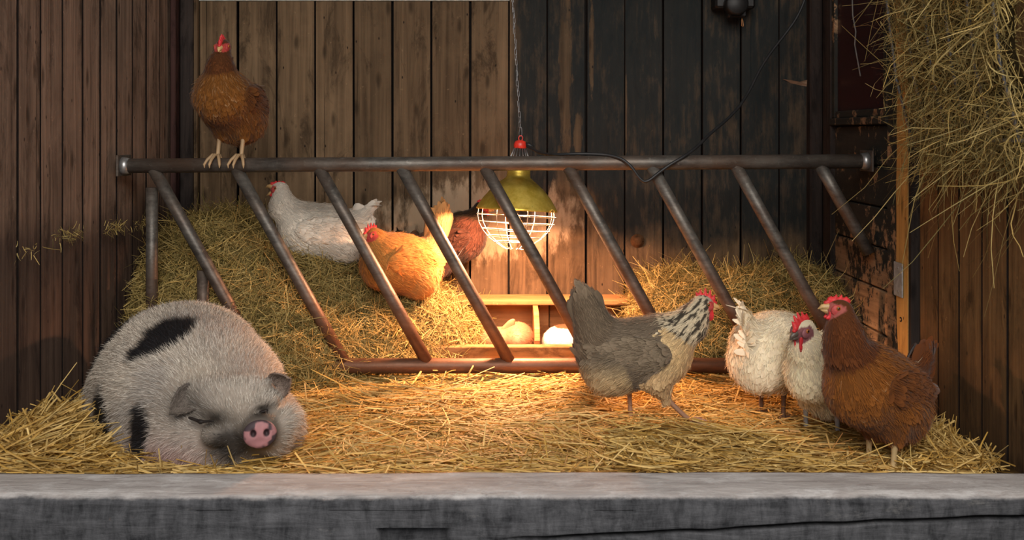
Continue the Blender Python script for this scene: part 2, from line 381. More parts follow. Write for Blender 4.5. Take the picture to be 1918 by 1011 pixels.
# ------------------------------------------------------------------ front beam
def beam_build():
    t = NT('old_beam'); g = t.n('ShaderNodeTexCoord').outputs['Object']
    n = t.noise(t.vmath('MULTIPLY', g, (5, 36, 36)), 1., 8, .72, .6); n2 = t.noise(t.vmath('MULTIPLY', g, (1, 1.6, 1.6)), 9, 8, .75); n3 = t.noise(t.vmath('MULTIPLY', g, (11, 17, 17)), 1., 6, .75)
    x, yy, z = t.sep(t.n('ShaderNodeNewGeometry').outputs['Position'])
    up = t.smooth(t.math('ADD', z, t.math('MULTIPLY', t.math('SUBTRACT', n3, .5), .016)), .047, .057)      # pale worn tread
    n5 = t.noise(t.vmath('MULTIPLY', g, (34, 30, 12)), 1., 7, .75, .3)
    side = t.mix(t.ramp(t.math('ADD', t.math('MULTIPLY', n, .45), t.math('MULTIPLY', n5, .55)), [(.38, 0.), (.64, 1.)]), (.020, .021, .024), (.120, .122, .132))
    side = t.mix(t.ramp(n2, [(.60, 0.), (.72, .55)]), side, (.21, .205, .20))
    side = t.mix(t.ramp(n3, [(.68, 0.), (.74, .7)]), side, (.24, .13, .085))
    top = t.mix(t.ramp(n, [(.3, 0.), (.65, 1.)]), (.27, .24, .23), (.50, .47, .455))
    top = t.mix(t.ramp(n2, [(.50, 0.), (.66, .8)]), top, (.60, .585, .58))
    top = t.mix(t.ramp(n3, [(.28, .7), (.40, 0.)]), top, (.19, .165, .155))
    t.bump(t.math('ADD', n, t.math('MULTIPLY', n2, .7)), .55, .012)
    gr = t.n('ShaderNodeVertexColor', layer_name='Col').outputs[0]
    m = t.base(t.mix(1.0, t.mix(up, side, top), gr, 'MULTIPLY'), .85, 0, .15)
    nx, nu = 420, 64
    xs = np.linspace(-1.6, 1.5, nx)
    # section outline (y,z) from rear bottom over the top to the front bottom
    Yb, Yf, zt, zb = 2.304, 2.163, .060, -.26
    seg = [np.stack([np.full(6, Yb), np.linspace(zb, zt-.008, 6)], 1), np.stack([np.linspace(Yb-.004, Yf+.012, 18), np.full(18, zt)], 1),
           np.stack([np.linspace(Yf+.007, Yf, 5), zt-.012*(np.linspace(.2, 1, 5)**2)], 1), np.stack([np.full(76, Yf), np.concatenate([np.linspace(zt-.018, -.055, 66), np.linspace(-.06, zb, 10)])], 1)]
    sec = np.concatenate(seg); nu = len(sec)
    V = np.zeros((nx, nu, 3)); V[:, :, 0] = xs[:, None]; V[:, :, 1] = sec[None, :, 0]; V[:, :, 2] = sec[None, :, 1]
    nz1 = vnoise(V*np.array([2.2, 8, 8])); nz2 = vnoise(V*np.array([9, 30, 30])+5)
    edge = np.exp(-((V[:, :, 2]-zt)/.02)**2)*np.exp(-((V[:, :, 1]-Yf)/.02)**2)
    V[:, :, 2] += (.003*nz1+.0012*nz2)*(V[:, :, 2] > .03)-edge*(.004+.006*np.maximum(0, vnoise(np.stack([V[:, :, 0]*5, V[:, :, 0]*0, V[:, :, 0]*0], 2))))
    front = (sec[:, 1] < zt-.005)[None, :]*(sec[:, 0] < Yf+.01)[None, :]
    V[:, :, 1] += front*(.004*nz1+.002*nz2)
    # long split along the lower right of the front face
    cp = np.array([(900, 1016), (980, 1008), (1200, 1000), (1350, 992), (1500, 984), (1700, 976), (1810, 972), (1918, 968), (2100, 962)], float)
    cx = (cp[:, 0]-959)*Yf/F; cz = HC-(cp[:, 1]-250)*Yf/F
    cl = np.interp(xs, cx, cz)+.002*vnoise(np.stack([xs*14, xs*0, xs*0], 1)); on = sstep(-.07, .15, xs)
    dz = V[:, :, 2]-cl[:, None]
    V[:, :, 1] += front*on[:, None]*.022*np.exp(-(dz/.0035)**2); split_dark = 1-.93*front*on[:, None]*np.exp(-((dz+.001)/.0036)**2)  # recess shade and dirt painted along the split in the vertex colour
    V[:, :, 1] += front*on[:, None]*.004*(dz < 0)
    # saw notch low in the middle
    nx0, nx1 = (708-959)*Yf/F, (838-959)*Yf/F; nzt = HC-(989-250)*Yf/F
    nm = ((V[:, :, 0] > nx0) & (V[:, :, 0] < nx1) & (V[:, :, 2] < nzt) & (V[:, :, 2] > nzt-.09))
    V[:, :, 1] += front*nm*.035
    idx = np.arange(nx*nu).reshape(nx, nu)
    q = np.stack([idx[:-1, :-1], idx[:-1, 1:], idx[1:, 1:], idx[1:, :-1]], -1).reshape(-1, 4)
    me = mesh('timber_beam', V.reshape(-1, 3), q, np.repeat(split_dark.reshape(-1, 1), 3, 1), True)
    o = obj('timber_beam', me, None, m)
    tag(o, 'thick weathered grey timber beam across the front of the stall', 'beam')
beam_build()

# ------------------------------------------------------------------ strands: straw and hay
def ribbons(P, D, N, L, Wd, bend, segs, cols, fold=0.0, taper=0.4, kink=None, curl=None):
    """strips of geometry: start P, direction D, normal N, lengths L, widths Wd, bend vector bend (n,3)"""
    n = len(P); S = np.cross(D, N); S /= np.linalg.norm(S, axis=1)[:, None]+1e-9
    ts = np.linspace(0, 1, segs+1); rows = []
    nc = 3 if fold else 2
    for t in ts:
        c = P+D*(L*t)[:, None]+bend*((t*t)*L)[:, None]
        if kink is not None: c = c+kink*(L*np.sin(t*PI*1.0))[:, None]
        if curl is not None: c = c+curl*(L*math.sin(t*PI*2.6+.4))[:, None]
        w = (Wd*(1-(1-taper)*max(0, (t-.6)/.4)))[:, None]*.5
        if nc == 3: rows += [c-S*w, c+N*(Wd*fold)[:, None], c+S*w]
        else: rows += [c-S*w, c+S*w]
    V = np.stack(rows, 1)                                   # n, (segs+1)*nc, 3
    k = V.shape[1]; b = np.arange(n)[:, None]*k; q = []
    for s in range(segs):
        for c in range(nc-1): q.append(np.array([s*nc+c, s*nc+c+1, s*nc+nc+c+1, s*nc+nc+c]))
    Q = (np.stack(q)[None]+b[:, None]).reshape(-1, 4)
    C = np.repeat(cols, k, 0)
    return V.reshape(-1, 3), Q, C
def unit(a): return a/(np.linalg.norm(a, axis=-1, keepdims=True)+1e-9)
def strands_mesh(name, parts, smooth=True):
    V = []; Q = []; C = []; n = 0
    for v, q, c in parts: V.append(v); Q.append(q+n); C.append(c); n += len(v)
    return mesh(name, np.concatenate(V), np.concatenate(Q), np.concatenate(C), smooth)
def palette(r, n, cols, var=.18):
    cols = np.array(cols); i = r.integers(0, len(cols), n); a = r.random((n, 1))
    j = r.integers(0, len(cols), n)
    return np.clip((cols[i]*(1-a)+cols[j]*a)*(1+var*r.normal(size=(n, 1))), 0.005, .95)
STRAW = [(.66, .43, .13), (.52, .31, .07), (.76, .56, .23), (.40, .24, .06), (.64, .45, .17)]
HAY = [(.40, .28, .09), (.24, .18, .055), (.52, .38, .14), (.16, .13, .045), (.44, .33, .13)]

def ground_z(X, Y):
    z = .022+.012*vnoise(np.stack([X*5, Y*5, X*0], -1))+.008*vnoise(np.stack([X*13, Y*13, X*0+4], -1))
    z += .062*np.exp(-((X+1.26)/.11)**2)*sstep(3.05, 2.65, Y)
    z += .030*np.exp(-((X-1.17)/.16)**2)*sstep(2.9, 2.6, Y)
    z += .02*np.exp(-((X+.25)**2+(Y-3.0)**2)/.03)
    z += .018*np.exp(-((X-.62)**2+(Y-2.62)**2)/.02)
    return z
def straw_bed():
    r = np.random.default_rng(11)
    # base
    nx, ny = 160, 110
    gx, gy = np.meshgrid(np.linspace(-1.29, 1.18, nx), np.linspace(2.28, 3.9, ny), indexing='ij')
    gz = ground_z(gx, gy)-.012
    idx = np.arange(nx*ny).reshape(nx, ny)
    q = np.stack([idx[:-1, :-1], idx[1:, :-1], idx[1:, 1:], idx[:-1, 1:]], -1).reshape(-1, 4)
    base = (np.stack([gx, gy, gz], -1).reshape(-1, 3), q, np.tile(np.array([[.075, .042, .014]]), (nx*ny, 1))*r.uniform(.6, 1.2, (nx*ny, 1)))  # dark under-layer: shade between the straws put into its colour
    def lay(n, x0, x1, y0, y1, L0, L1, w0, w1, pitch, zlo, zhi, dirbias=None):
        X = r.uniform(x0, x1, n); Y = r.uniform(y0, y1, n); L = r.uniform(L0, L1, n)
        a = r.uniform(0, 2*PI, n)
        if dirbias is not None:
            m = r.random(n) < .55; a = np.where(m, dirbias+r.normal(0, .45, n)+PI*r.integers(0, 2, n), a)
        # swirl that changes over the floor
        a = a+.8*vnoise(np.stack([X*2, Y*2, X*0+9], -1))
        p = r.normal(0, pitch, n); D = np.stack([np.cos(a)*np.cos(p), np.sin(a)*np.cos(p), np.sin(p)], 1)
        mid = np.stack([X, Y, ground_z(X, Y)+r.uniform(zlo, zhi, n)], 1); P = mid-D*(L/2)[:, None]
        end = mid+D*(L/2)[:, None]
        # keep inside the stall and above the soil
        ok = (P[:, 0] > -1.275) & (P[:, 0] < 1.165) & (end[:, 0] > -1.275) & (end[:, 0] < 1.165) & (P[:, 1] > 2.312) & (end[:, 1] > 2.312)
        lift = np.maximum(0, ground_z(P[:, 0], P[:, 1])-.01-P[:, 2]); P[:, 2] += lift
        P, D, L = P[ok], D[ok], L[ok]; k = len(P)
        N = unit(np.stack([r.normal(0, .5, k), r.normal(0, .5, k), np.ones(k)], 1)); N = unit(N-D*(N*D).sum(1)[:, None])
        bend = r.normal(0, .09, (k, 3)); bend[:, 2] = -np.abs(bend[:, 2])*.7
        return ribbons(P, D, N, L, r.uniform(w0, w1, k), bend, 3, palette(r, k, STRAW), .35, .7)
    parts = [base,
             lay(20000, -1.28, 1.17, 2.31, 3.45, .08, .22, .0028, .0050, .09, -.01, .016, 0.1),
             lay(12000, -1.28, 1.17, 2.31, 3.45, .12, .32, .0032, .0058, .11, .004, .026, 0.0),
             lay(4200, -1.28, -1.02, 2.31, 2.85, .07, .22, .0036, .006, .28, -.01, .03, 0.5),
             lay(1400, .9, 1.17, 2.31, 2.8, .06, .18, .0028, .0045, .30, -.01, .03, 0.6),
             lay(900, -1.25, 1.15, 2.31, 2.55, .05, .14, .003, .005, .5, .0, .02)]
    o = obj('straw_bedding', strands_mesh('straw_bedding', parts), None, M_STRAW)
    tag(o, 'golden straw bedding spread over the stall floor', 'straw', None, 'stuff')
straw_bed()

def hay_pile(name, label, HZ, x0, x1, y0, y1, n, seed, L0=.05, L1=.13, w0=.0012, w1=.0026, cols=HAY, res=70, zmin=.015, n2=0, basecol=(.05, .036, .013)):
    """a heap over height field HZ covered with loose strands"""
    r = np.random.default_rng(seed)
    gx, gy = np.meshgrid(np.linspace(x0, x1, res), np.linspace(y0, y1, res), indexing='ij'); gz = HZ(gx, gy)-.012
    idx = np.arange(res*res).reshape(res, res)
    q = np.stack([idx[:-1, :-1], idx[1:, :-1], idx[1:, 1:], idx[:-1, 1:]], -1).reshape(-1, 4)
    keep = (gz.reshape(-1)[q].max(1) > zmin-.01); q = q[keep]
    base = (np.stack([gx, gy, gz], -1).reshape(-1, 3), q, np.tile(np.array([basecol]), (res*res, 1))*r.uniform(.6, 1.3, (res*res, 1)))  # heap base coloured dark to carry the shadow between strands
    parts = [base]
    for (m, out, La, Lb, droop) in ((n, .25, L0, L1, .35), (n2, .8, L0, L1*1.3, .5)):
        if not m: continue
        X = r.uniform(x0, x1, m*3); Y = r.uniform(y0, y1, m*3); e = .012
        z = HZ(X, Y); nx = -(HZ(X+e, Y)-z)/e; ny = -(HZ(X, Y+e)-z)/e
        N = np.stack([nx, ny, np.ones_like(z)], 1); sl = np.linalg.norm(N, axis=1); N /= sl[:, None]
        ok = (z > zmin) & (r.random(m*3) < np.clip(sl/2.5, .3, 1)); X, Y, z, N = X[ok][:m], Y[ok][:m], z[ok][:m], N[ok][:m]; k = len(z)
        D = r.normal(0, 1, (k, 3)); D = D-N*(D*N).sum(1)[:, None]; D = unit(unit(D)+N*r.normal(.05, out, k)[:, None])
        L = r.uniform(La, Lb, k); P = np.stack([X, Y, z], 1)+N*r.uniform(-.014, .022, k)[:, None]-D*(L*.35)[:, None]
        P[:, 1] = np.minimum(P[:, 1], YB-.02); P[:, 0] = np.clip(P[:, 0], XL+.01, XR-.01)
        P[:, 2] = np.maximum(P[:, 2], .01)
        Nn = unit(N+r.normal(0, .5, (k, 3))); Nn = unit(Nn-D*(Nn*D).sum(1)[:, None])
        bend = r.normal(0, .25, (k, 3)); bend[:, 2] -= droop*r.random(k)*(D[:, 2] > -.5)
        kink = r.normal(0, .06, (k, 3))
        v, q2, c = ribbons(P, D, Nn, L, r.uniform(w0, w1, k), bend, 4, palette(r, k, cols, .22), 0, .6, kink, r.normal(0, .035, (k, 3)))
        v[:, 1] = np.minimum(v[:, 1], YB-.015); v[:, 0] = np.clip(v[:, 0], XL+.005, XR-.005); v[:, 2] = np.maximum(v[:, 2], .004)
        parts.append((v, q2, c))
    o = obj(name, strands_mesh(name, parts), None, M_HAY)
    return tag(o, label, 'hay', None, 'stuff')
def HZ_left(X, Y):
    top = np.interp(X, [-1.29, -1.22, -1.12, -.98, -.84, -.70, -.55, -.42, -.30, -.22, -.15, -.10, -.05], [.40, .47, .52, .51, .44, .37, .335, .28, .25, .21, .13, .05, -.03])
    yf = np.interp(X, [-1.3, -.9, -.7, -.6, -.5, -.3, -.15, 0], [3.20, 3.16, 3.10, 3.20, 3.29, 3.33, 3.38, 3.45])    # where the front runs out
    u = np.clip((Y-yf)/(3.62-yf), 0, 1.25); prof = np.where(u < 1, 1-(1-np.minimum(u, 1))**1.9, 1.0)
    nz = .030*vnoise(np.stack([X*7, Y*7, X*0+2], -1))+.018*vnoise(np.stack([X*17, Y*17, X*0+6], -1))
    return top*prof+nz*np.minimum(1, u*3)-(u <= 0)*.05
hay_pile('hay_heap', 'large loose hay heap under the roosting hens by the back wall', HZ_left, -1.28, -.04, 3.02, 3.88, 38000, 21, w0=.0014, w1=.0034, n2=6000)
def HZ_right(X, Y):
    top = np.interp(X, [.40, .44, .50, .62, .8, .95, 1.05, 1.12, 1.18], [-.05, .17, .27, .285, .30, .295, .315, .30, .24])
    u = np.clip((Y-3.36)/(.20), 0, 1.); prof = u**.38
    nz = .022*vnoise(np.stack([X*9, Y*9, X*0+12], -1))+.014*vnoise(np.stack([X*21, Y*21, X*0+16], -1))
    return top*prof+nz*np.minimum(1, u*3)-(u <= 0)*.05
hay_pile('hay_bale', 'loosened hay bale in the right corner behind the steel barrier', HZ_right, .38, 1.17, 3.34, 3.88, 20000, 22, w0=.0014, w1=.0034, n2=4000)

# ------------------------------------------------------------------ hanging hay rack (top right)
def hay_rack():
    M_ROD = plain('rack_rod', (.16, .16, .17), .45, .7, .5)
    rk = empty('hay_rack', (XR, 2.62, .72)); tag(rk, 'grey wire hay rack hung on the right wall', 'rack')
    def rod(name, pts):
        return MB().tube(np.array(pts)-np.array([XR, 2.62, .72]), .005, 8).obj(name, M_ROD, rk, True)
    for y in (2.22, 2.34, 2.46, 2.58, 2.70, 2.82):
        rod('rack_bar', [(XR-.012, y, .80), (XR-.04, y, .795), (XR-.065, y, .82), (XR-.105, y, .98), (XR-.135, y, 1.22), (XR-.165, y, 1.45)])
    rod('rack_rail', [(XR-.065, 2.20, .815), (XR-.065, 2.84, .815)]); rod('rack_rail', [(XR-.16, 2.20, 1.44), (XR-.16, 2.84, 1.44)])
    r = np.random.default_rng(31); parts = []
    # core
    def xin(z): return np.interp(z, [.70, .78, .88, 1.0, 1.2, 1.5], [.03, .065, .095, .12, .15, .18])
    nz, ny = 40, 40; zz, yy = np.meshgrid(np.linspace(.76, 1.55, nz), np.linspace(2.15, 2.83, ny), indexing='ij')
    prof = np.clip(np.minimum((2.84-yy)/.12, 1), 0, 1)**.5*np.clip((zz-.75)/.08, 0, 1)**.5
    xx = XR+.0-(xin(zz)-.03)*prof-.02*vnoise(np.stack([zz*9, yy*9, zz*0+3], -1))*prof
    idx = np.arange(nz*ny).reshape(nz, ny); q = np.stack([idx[:-1, :-1], idx[1:, :-1], idx[1:, 1:], idx[:-1, 1:]], -1).reshape(-1, 4)
    parts.append((np.stack([xx, yy, zz], -1).reshape(-1, 3), q, np.tile(np.array([[.035, .027, .012]]), (nz*ny, 1))))
    def cloud(k, La, Lb, wa, wb, dep, fr=0.0, droop=.5):
        z = r.uniform(.76, 1.5, k) if not fr else r.uniform(.70, .88, k); y = r.uniform(2.16, 2.83, k)
        sh = np.clip(np.minimum((2.85-y)/.12, 1), .15, 1)
        x = XR-xin(z)*sh*r.uniform(dep, 1.05, k)
        D = unit(r.normal(0, 1, (k, 3))*np.array([.7, 1, 1.1])); D[:, 0] = np.where(r.random(k) < .5, -np.abs(D[:, 0]), D[:, 0])
        if fr: D[:, 2] = -np.abs(D[:, 2])-.3; D = unit(D)
        L = r.uniform(La, Lb, k); P = np.stack([x, y, z], 1)-D*(L*.4)[:, None]
        N = unit(np.cross(D, r.normal(0, 1, (k, 3)))); bend = r.normal(0, .45, (k, 3)); bend[:, 2] -= droop*r.random(k)
        v, q2, c = ribbons(P, D, N, L, r.uniform(wa, wb, k), bend, 6, palette(r, k, [(.36, .26, .10), (.28, .20, .07), (.48, .37, .15), (.16, .13, .05), (.38, .26, .08)], .28), 0, .5, r.normal(0, .16, (k, 3)), r.normal(0, .05, (k, 3)))
        v[:, 0] = np.minimum(v[:, 0], XR-.006); return v, q2, c
    parts += [cloud(5200, .04, .11, .0012, .0026, .72), cloud(900, .08, .17, .0016, .0030, .85), cloud(420, .06, .16, .0012, .0026, .5, 1, .3)]
    o = obj('rack_hay', strands_mesh('rack_hay', parts), None, M_HAY)
    tag(o, 'shaggy hay bulging from the wire rack on the right wall', 'hay', None, 'stuff')
hay_rack()
# wisps caught on the left wall
def wisps():
    r = np.random.default_rng(41)
    labs = ['pale hay wisp on the left wall nearest the frame edge', 'second hay wisp from the frame edge on the left wall', 'hay wisp on the left wall left of the steel bracket', 'hay wisp on the left wall just right of the bracket']
    for (px, py, n), lab in zip(((38, 470, 30), (120, 440, 110), (205, 426, 110), (258, 420, 110)), labs):
        Y = 2437.7/(959-px); z = HC-(py-250)*Y/F
        P = np.stack([np.full(n, XL+.018), Y+r.normal(0, .045, n), z+r.normal(0, .010, n)], 1)
        D = unit(np.stack([np.abs(r.normal(0, .4, n)), r.normal(0, 1, n), r.normal(-.2, .8, n)], 1)); N = unit(np.cross(D, r.normal(0, 1, (n, 3))))
        v, q, c = ribbons(P, D, N, r.uniform(.008, .026, n), r.uniform(.0010, .002, n), r.normal(0, .3, (n, 3)), 3, palette(r, n, HAY, .2), 0, .6)
        v[:, 0] = np.clip(v[:, 0], XL+.017, None)
        tag(obj('hay_wisp', mesh('hay_wisp', v, q, c, True), None, M_HAY), lab, 'hay', 'hay wisps on the left wall', 'stuff')
wisps()

# ------------------------------------------------------------------ steel barrier
def barrier():
    t = NT('worn_steel'); g = t.n('ShaderNodeTexCoord').outputs['Object']
    n = t.noise(t.vmath('MULTIPLY', g, (9, 30, 30)), 1., 6, .7); n2 = t.noise(g, 55, 5, .7); n3 = t.noise(g, 3.2, 4, .6)
    c = t.mix(t.ramp(n, [(.35, 0.), (.65, 1.)]), (.060, .054, .049), (.165, .150, .132))
    c = t.mix(t.ramp(n3, [(.46, 0.), (.66, .65)]), c, (.12, .068, .042))
    c = t.mix(t.ramp(n2, [(.60, 0.), (.72, .55)]), c, (.27, .25, .22))
    z = t.sep(t.n('ShaderNodeNewGeometry').outputs['Position'])[2]
    c = t.mix(t.math('MULTIPLY', t.smooth(z, .5, .05), .75), c, t.mix(n, (.10, .035, .014), (.22, .085, .035)))   # rust grows towards the ground
    t.bump(t.math('ADD', n2, n), .25, .003)
    M_STEEL = t.base(c, .5, .55, .4)
    M_BRIGHT = plain('bare_weld_steel', (.42, .42, .42), .4, .8, .5)
    b = empty('steel_barrier', (0, YR, 0)); tag(b, 'rusty steel feed barrier with slanting bars across the stall', 'barrier')
    zl, zr = .7255, .7405; R1 = .0235
    def zr_at(x): return lerp(zl, zr, (x-XL)/(XR-XL))
    MB().tube([(XL+.02, 0, zl), (-.4, 0, zr_at(-.4)), (.4, 0, zr_at(.4)), (XR-.012, 0, zr)], R1, 24).obj('top_rail', M_STEEL, b, True)
    zb = .079
    MB().tube([(XL+.01, 0, zb), (-.4, 0, zb), (.4, 0, zb+.002), (XR-.01, 0, zb)], .0245, 24).obj('bottom_rail', M_STEEL, b, True)
    for px in (288, 443, 598, 752, 908, 1064, 1220, 1378, 1536):
        x = (px-959)*YR/F; z0 = zr_at(x)-.012; dx = .547*(z0-zb); z1 = zb+.012
        e = np.array([x+dx, 0, z1]); s = np.array([x, 0, z0])
        lim = XR-.02
        if e[0] > lim: e = s+(e-s)*((lim-s[0])/(e[0]-s[0]))
        MB().tube([s, lerp(s, e, .33), lerp(s, e, .66), e], .0198, 20).obj('slanting_bar', M_STEEL, b, True)
    for px, y0, y1 in ((284, 352, 760), (380, 508, 760)):
        x = (px-959)*(YR+.02)/F
        MB().tube([(x, .022, HC-(y0-250)*YR/F), (x, .022, HC-(y0+150-250)*YR/F), (x, .022, .02)], .019, 18).obj('upright_post', M_STEEL, b, True)
    for s, X, z in ((1, XL, zl), (-1, XR, zr)):
        p = MB().box((X+s*.020, .02, z+.001), (.007, .115, .068), None, .0015).obj('bracket', M_STEEL, b)
        MB().lathe([(0, .008), (.007, .008), (.008, .006), (.008, 0)], 6).obj('bolt', M_BRIGHT, p).matrix_local = Matrix.Translation((X+s*.023, -.018 if s > 0 else .052, z-.006))@Matrix.Rotation(s*PI/2, 4, 'Y')
        MB().tube([(X+s*.024, 0, z), (X+s*.036, 0, z), (X+s*.046, 0, z)], [.029, .0275, .0245], 24).obj('weld_collar', M_BRIGHT, b, True)
barrier()

# ------------------------------------------------------------------ nest box
def nest_box():
    x0, x1 = -.36, .62
    b = empty('nest_box', ((x0+x1)/2, 3.65, 0)); tag(b, 'open pine nest box glowing under the heat lamp', 'nest box')
    c = np.array([(x0+x1)/2, 3.65, 0])
    def bd(name, lo, hi):
        lo, hi = np.array(lo)-c, np.array(hi)-c
        o = MB().box((0, 0, 0), hi-lo, None, .003).obj(name, M_NEST, b); o.location = (lo+hi)/2; return o
    bd('lid_board', (x0, 3.745, .196), (x1, 3.885, .215))
    bd('front_board', (x0, 3.405, .022), (x1, 3.45, .114))
    bd('base_strip', (x0, 3.375, .002), (x1, 3.404, .026))
    bd('back_board', (x0, 3.862, .02), (.14, 3.884, .195)); bd('back_board', (.143, 3.862, .02), (x1, 3.884, .195))
    bd('floor_board', (x0+.02, 3.452, .012), (x1-.02, 3.86, .028))
    for x in (x0+.009, .086, x1-.009):
        pr = [(3.452, .03), (3.452, .125), (3.475, .16), (3.60, .195), (3.86, .195), (3.86, .03)]
        v = [(xx, y-3.65, z) for xx in (x-c[0]-.009, x-c[0]+.009) for y, z in pr]; k = len(pr)
        f = [tuple(range(k-1, -1, -1)), tuple(range(k, 2*k))]+[(i, (i+1) % k, k+(i+1) % k, k+i) for i in range(k)]
        obj('divider', mesh('divider', v, f), b, M_NEST)
nest_box()

# ------------------------------------------------------------------ heat lamp with chain and cable
def heat_lamp():
    c = np.array([.016, 3.455, .572])
    M_BRASS = NT('brass'); t = M_BRASS; g = t.n('ShaderNodeTexCoord').outputs['Object']; n = t.noise(g, 22, 5, .7); n2 = t.noise(g, 7, 3, .5)
    col = t.mix(t.ramp(n, [(.4, 0.), (.65, 1.)]), (.58, .40, .05), (.80, .60, .12)); col = t.mix(t.ramp(n, [(.66, 0.), (.74, .5)]), col, (.14, .08, .02))
    t.bump(t.math('ADD', n, t.math('MULTIPLY', n2, 3.)), .22, .006); M_BRASS = t.base(col, .42, .6, .5)
    M_WIRE = plain('cage_wire', (.30, .29, .27), .4, .6, .5, .05); M_RED = plain('red_plastic', (.65, .035, .02), .4, 0, .5); M_BLACK = plain('black_rubber', (.015, .015, .016), .5, 0, .4)
    M_GALV = plain('galvanised', (.30, .30, .31), .4, .8, .5)
    L = empty('heat_lamp', c); L.rotation_euler = (math.radians(-4), math.radians(3.2), 0); L.scale = (.98, .98, .98); tag(L, 'brass dome heat lamp with wire guard hanging over the nest box', 'lamp')
    prof = [(.141, -.003), (.142, .0), (.139, .004), (.131, .018), (.118, .038), (.102, .058), (.085, .076), (.068, .091), (.052, .103), (.042, .111), (.040, .122), (.040, .150), (.036, .156)]
    inner = [(r-.002, z-.001) for r, z in prof][::-1]
    mb = MB().lathe(prof+inner, 56)
    me = mb.mesh('dome', True); co = np.array([v.co for v in me.vertices]); d = 1+.012*vnoise(co*22)+.008*vnoise(co*45+3)
    co[:, :2] *= d[:, None]; me.vertices.foreach_set('co', co.astype(np.float32).ravel())
    obj('dome', me, L, M_BRASS)
    # ventilated neck: wire collar, red cap, ring
    for k in range(16):
        a = 2*PI*k/16; ca, sa = math.cos(a), math.sin(a)
        MB().tube([(.038*ca, .038*sa, .152), (.033*ca, .033*sa, .180), (.016*ca, .016*sa, .222)], .0014, 6).obj('collar_wire', M_GALV, L, True)
    MB().lathe([(.020, .212), (.0225, .216), (.0225, .228), (.018, .237), (.008, .241), (0, .2415)], 24).obj('cap', M_RED, L, True)
    MB().tube([(.007*math.cos(a), 0, .248+.009*math.sin(a)) for a in np.linspace(0, 2*PI, 18)[:-1]], .0018, 8, closed=True).obj('hang_ring', M_RED, L, True)
    MB().tube([(.018, -.004, .226), (.030, -.008, .226), (.046, -.012, .219)], [.008, .0075, .0045], 12).obj('cable_gland', M_BLACK, L, True)
    # guard
    rings = [(.139, -.022), (.133, -.048), (.118, -.073), (.098, -.096), (.072, -.114)]
    def wob(r, z, k): return [(r*math.cos(a)*(1+.01*math.sin(3*a+k)), r*math.sin(a), z+.002*math.sin(2*a+k)) for a in np.linspace(0, 2*PI, 49)[:-1]]
    for k, (r, z) in enumerate(rings): MB().tube(wob(r, z, k), .0013, 8, closed=True).obj('guard_ring', M_WIRE, L, True)
    rp = [(.136, .004), (.139, -.022), (.133, -.048), (.118, -.073), (.098, -.096), (.072, -.114), (.045, -.130), (.030, -.137), (.020, -.134)]
    for k in range(8):
        a = 2*PI*(k+.35)/8; MB().tube([(r*math.cos(a), r*math.sin(a), z-.002) for r, z in rp], .0013, 8).obj('guard_rib', M_WIRE, L, True)
    MB().tube([(.112, -.085, -.004), (.118, -.088, .006), (.126, -.080, .004), (.128, -.072, -.006)], .0014, 6).obj('clip', M_BRASS, L, True)
    t = NT('lit_bulb'); t.base((.9, .5, .25), .3); t.b.inputs['Emission Color'].default_value = (1.0, .51, .28, 1); t.b.inputs['Emission Strength'].default_value = LAMP_STRENGTH
    MB().lathe([(0, .016), (.020, .0165), (.038, .020), (.0475, .026)], 24).obj('bulb_face', t.m, L, True)
    MB().lathe([(.0475, .026), (.049, .034), (.042, .055), (.030, .075), (.018, .090), (.014, .104), (0, .105)], 24).obj('bulb_shell', plain('silvered_glass', (.6, .6, .6), .2, .9), L, True)
    # chain: links alternate
    link_pts = [(.0032*math.cos(a), 0, .0075*np.sign(math.sin(a))+.0032*math.sin(a)) for a in np.linspace(.01, 2*PI+.01, 17)[:-1]]
    lm = MB().tube(link_pts, .0009, 6, closed=True).mesh('chain_link', True); lm.materials.append(M_GALV)
    top = at(957, -60, 3.455); bot = c+np.array([.013, .017, .248]); ch = empty('lamp_chain', bot); tag(ch, 'thin steel chain holding up the heat lamp', 'chain')
    ln = np.linalg.norm(top-bot); n = int(ln/.0178); dr = unit(top-bot)
    q = Vector(dr).to_track_quat('Z', 'X').to_matrix().to_4x4()
    MB().tube([(-.004, 0, .0), (-.005, 0, .012), (-.001, 0, .03), (.001, 0, .033), (.004, 0, .028), (.005, 0, .012), (.004, 0, 0)], .0009, 6, closed=True).obj('chain_hook', M_GALV, ch, True)
    for i in range(n):
        o = obj('chain_link', lm, ch); p = Vector((dr*(i*.0178+.040)).tolist())+Vector((.0012*math.sin(i*1.3), 0, 0))
        o.matrix_local = Matrix.Translation(p)@q@Matrix.Rotation((i % 2)*PI/2+.35*math.sin(i*2.1), 4, 'Z')
    # power cable
    pts = [(987, 274, 3.443), (998, 279, 3.42), (1012, 287, 3.38), (1035, 290, 3.31), (1070, 288, 3.285), (1105, 288, 3.28), (1140, 290, 3.268), (1165, 297, 3.25), (1183, 312, 3.245), (1196, 332, 3.245), (1206, 341, 3.245), (1216, 338, 3.245), (1232, 325, 3.245), (1255, 308, 3.245), (1280, 294, 3.25), (1305, 276, 3.29), (1330, 250, 3.35), (1362, 224, 3.42), (1385, 200, 3.48), (1405, 168, 3.53), (1424, 128, 3.57), (1446, 95, 3.60), (1470, 65, 3.62), (1492, 35, 3.63), (1508, 0, 3.64), (1520, -60, 3.65), (1526, -160, 3.66)]
    P = np.array([at(*p) for p in pts]); s = np.arange(len(P)); u = np.linspace(0, len(P)-1, 120)
    Q = np.stack([np.interp(u, s, P[:, k]) for k in range(3)], 1)
    for _ in range(3): Q[1:-1] = (Q[:-2]+2*Q[1:-1]+Q[2:])/4
    tag(MB().tube(Q, .0052, 10).obj('power_cable', M_BLACK, None, True), 'black power cable looping over the steel rail to the lamp', 'cable')
heat_lamp()

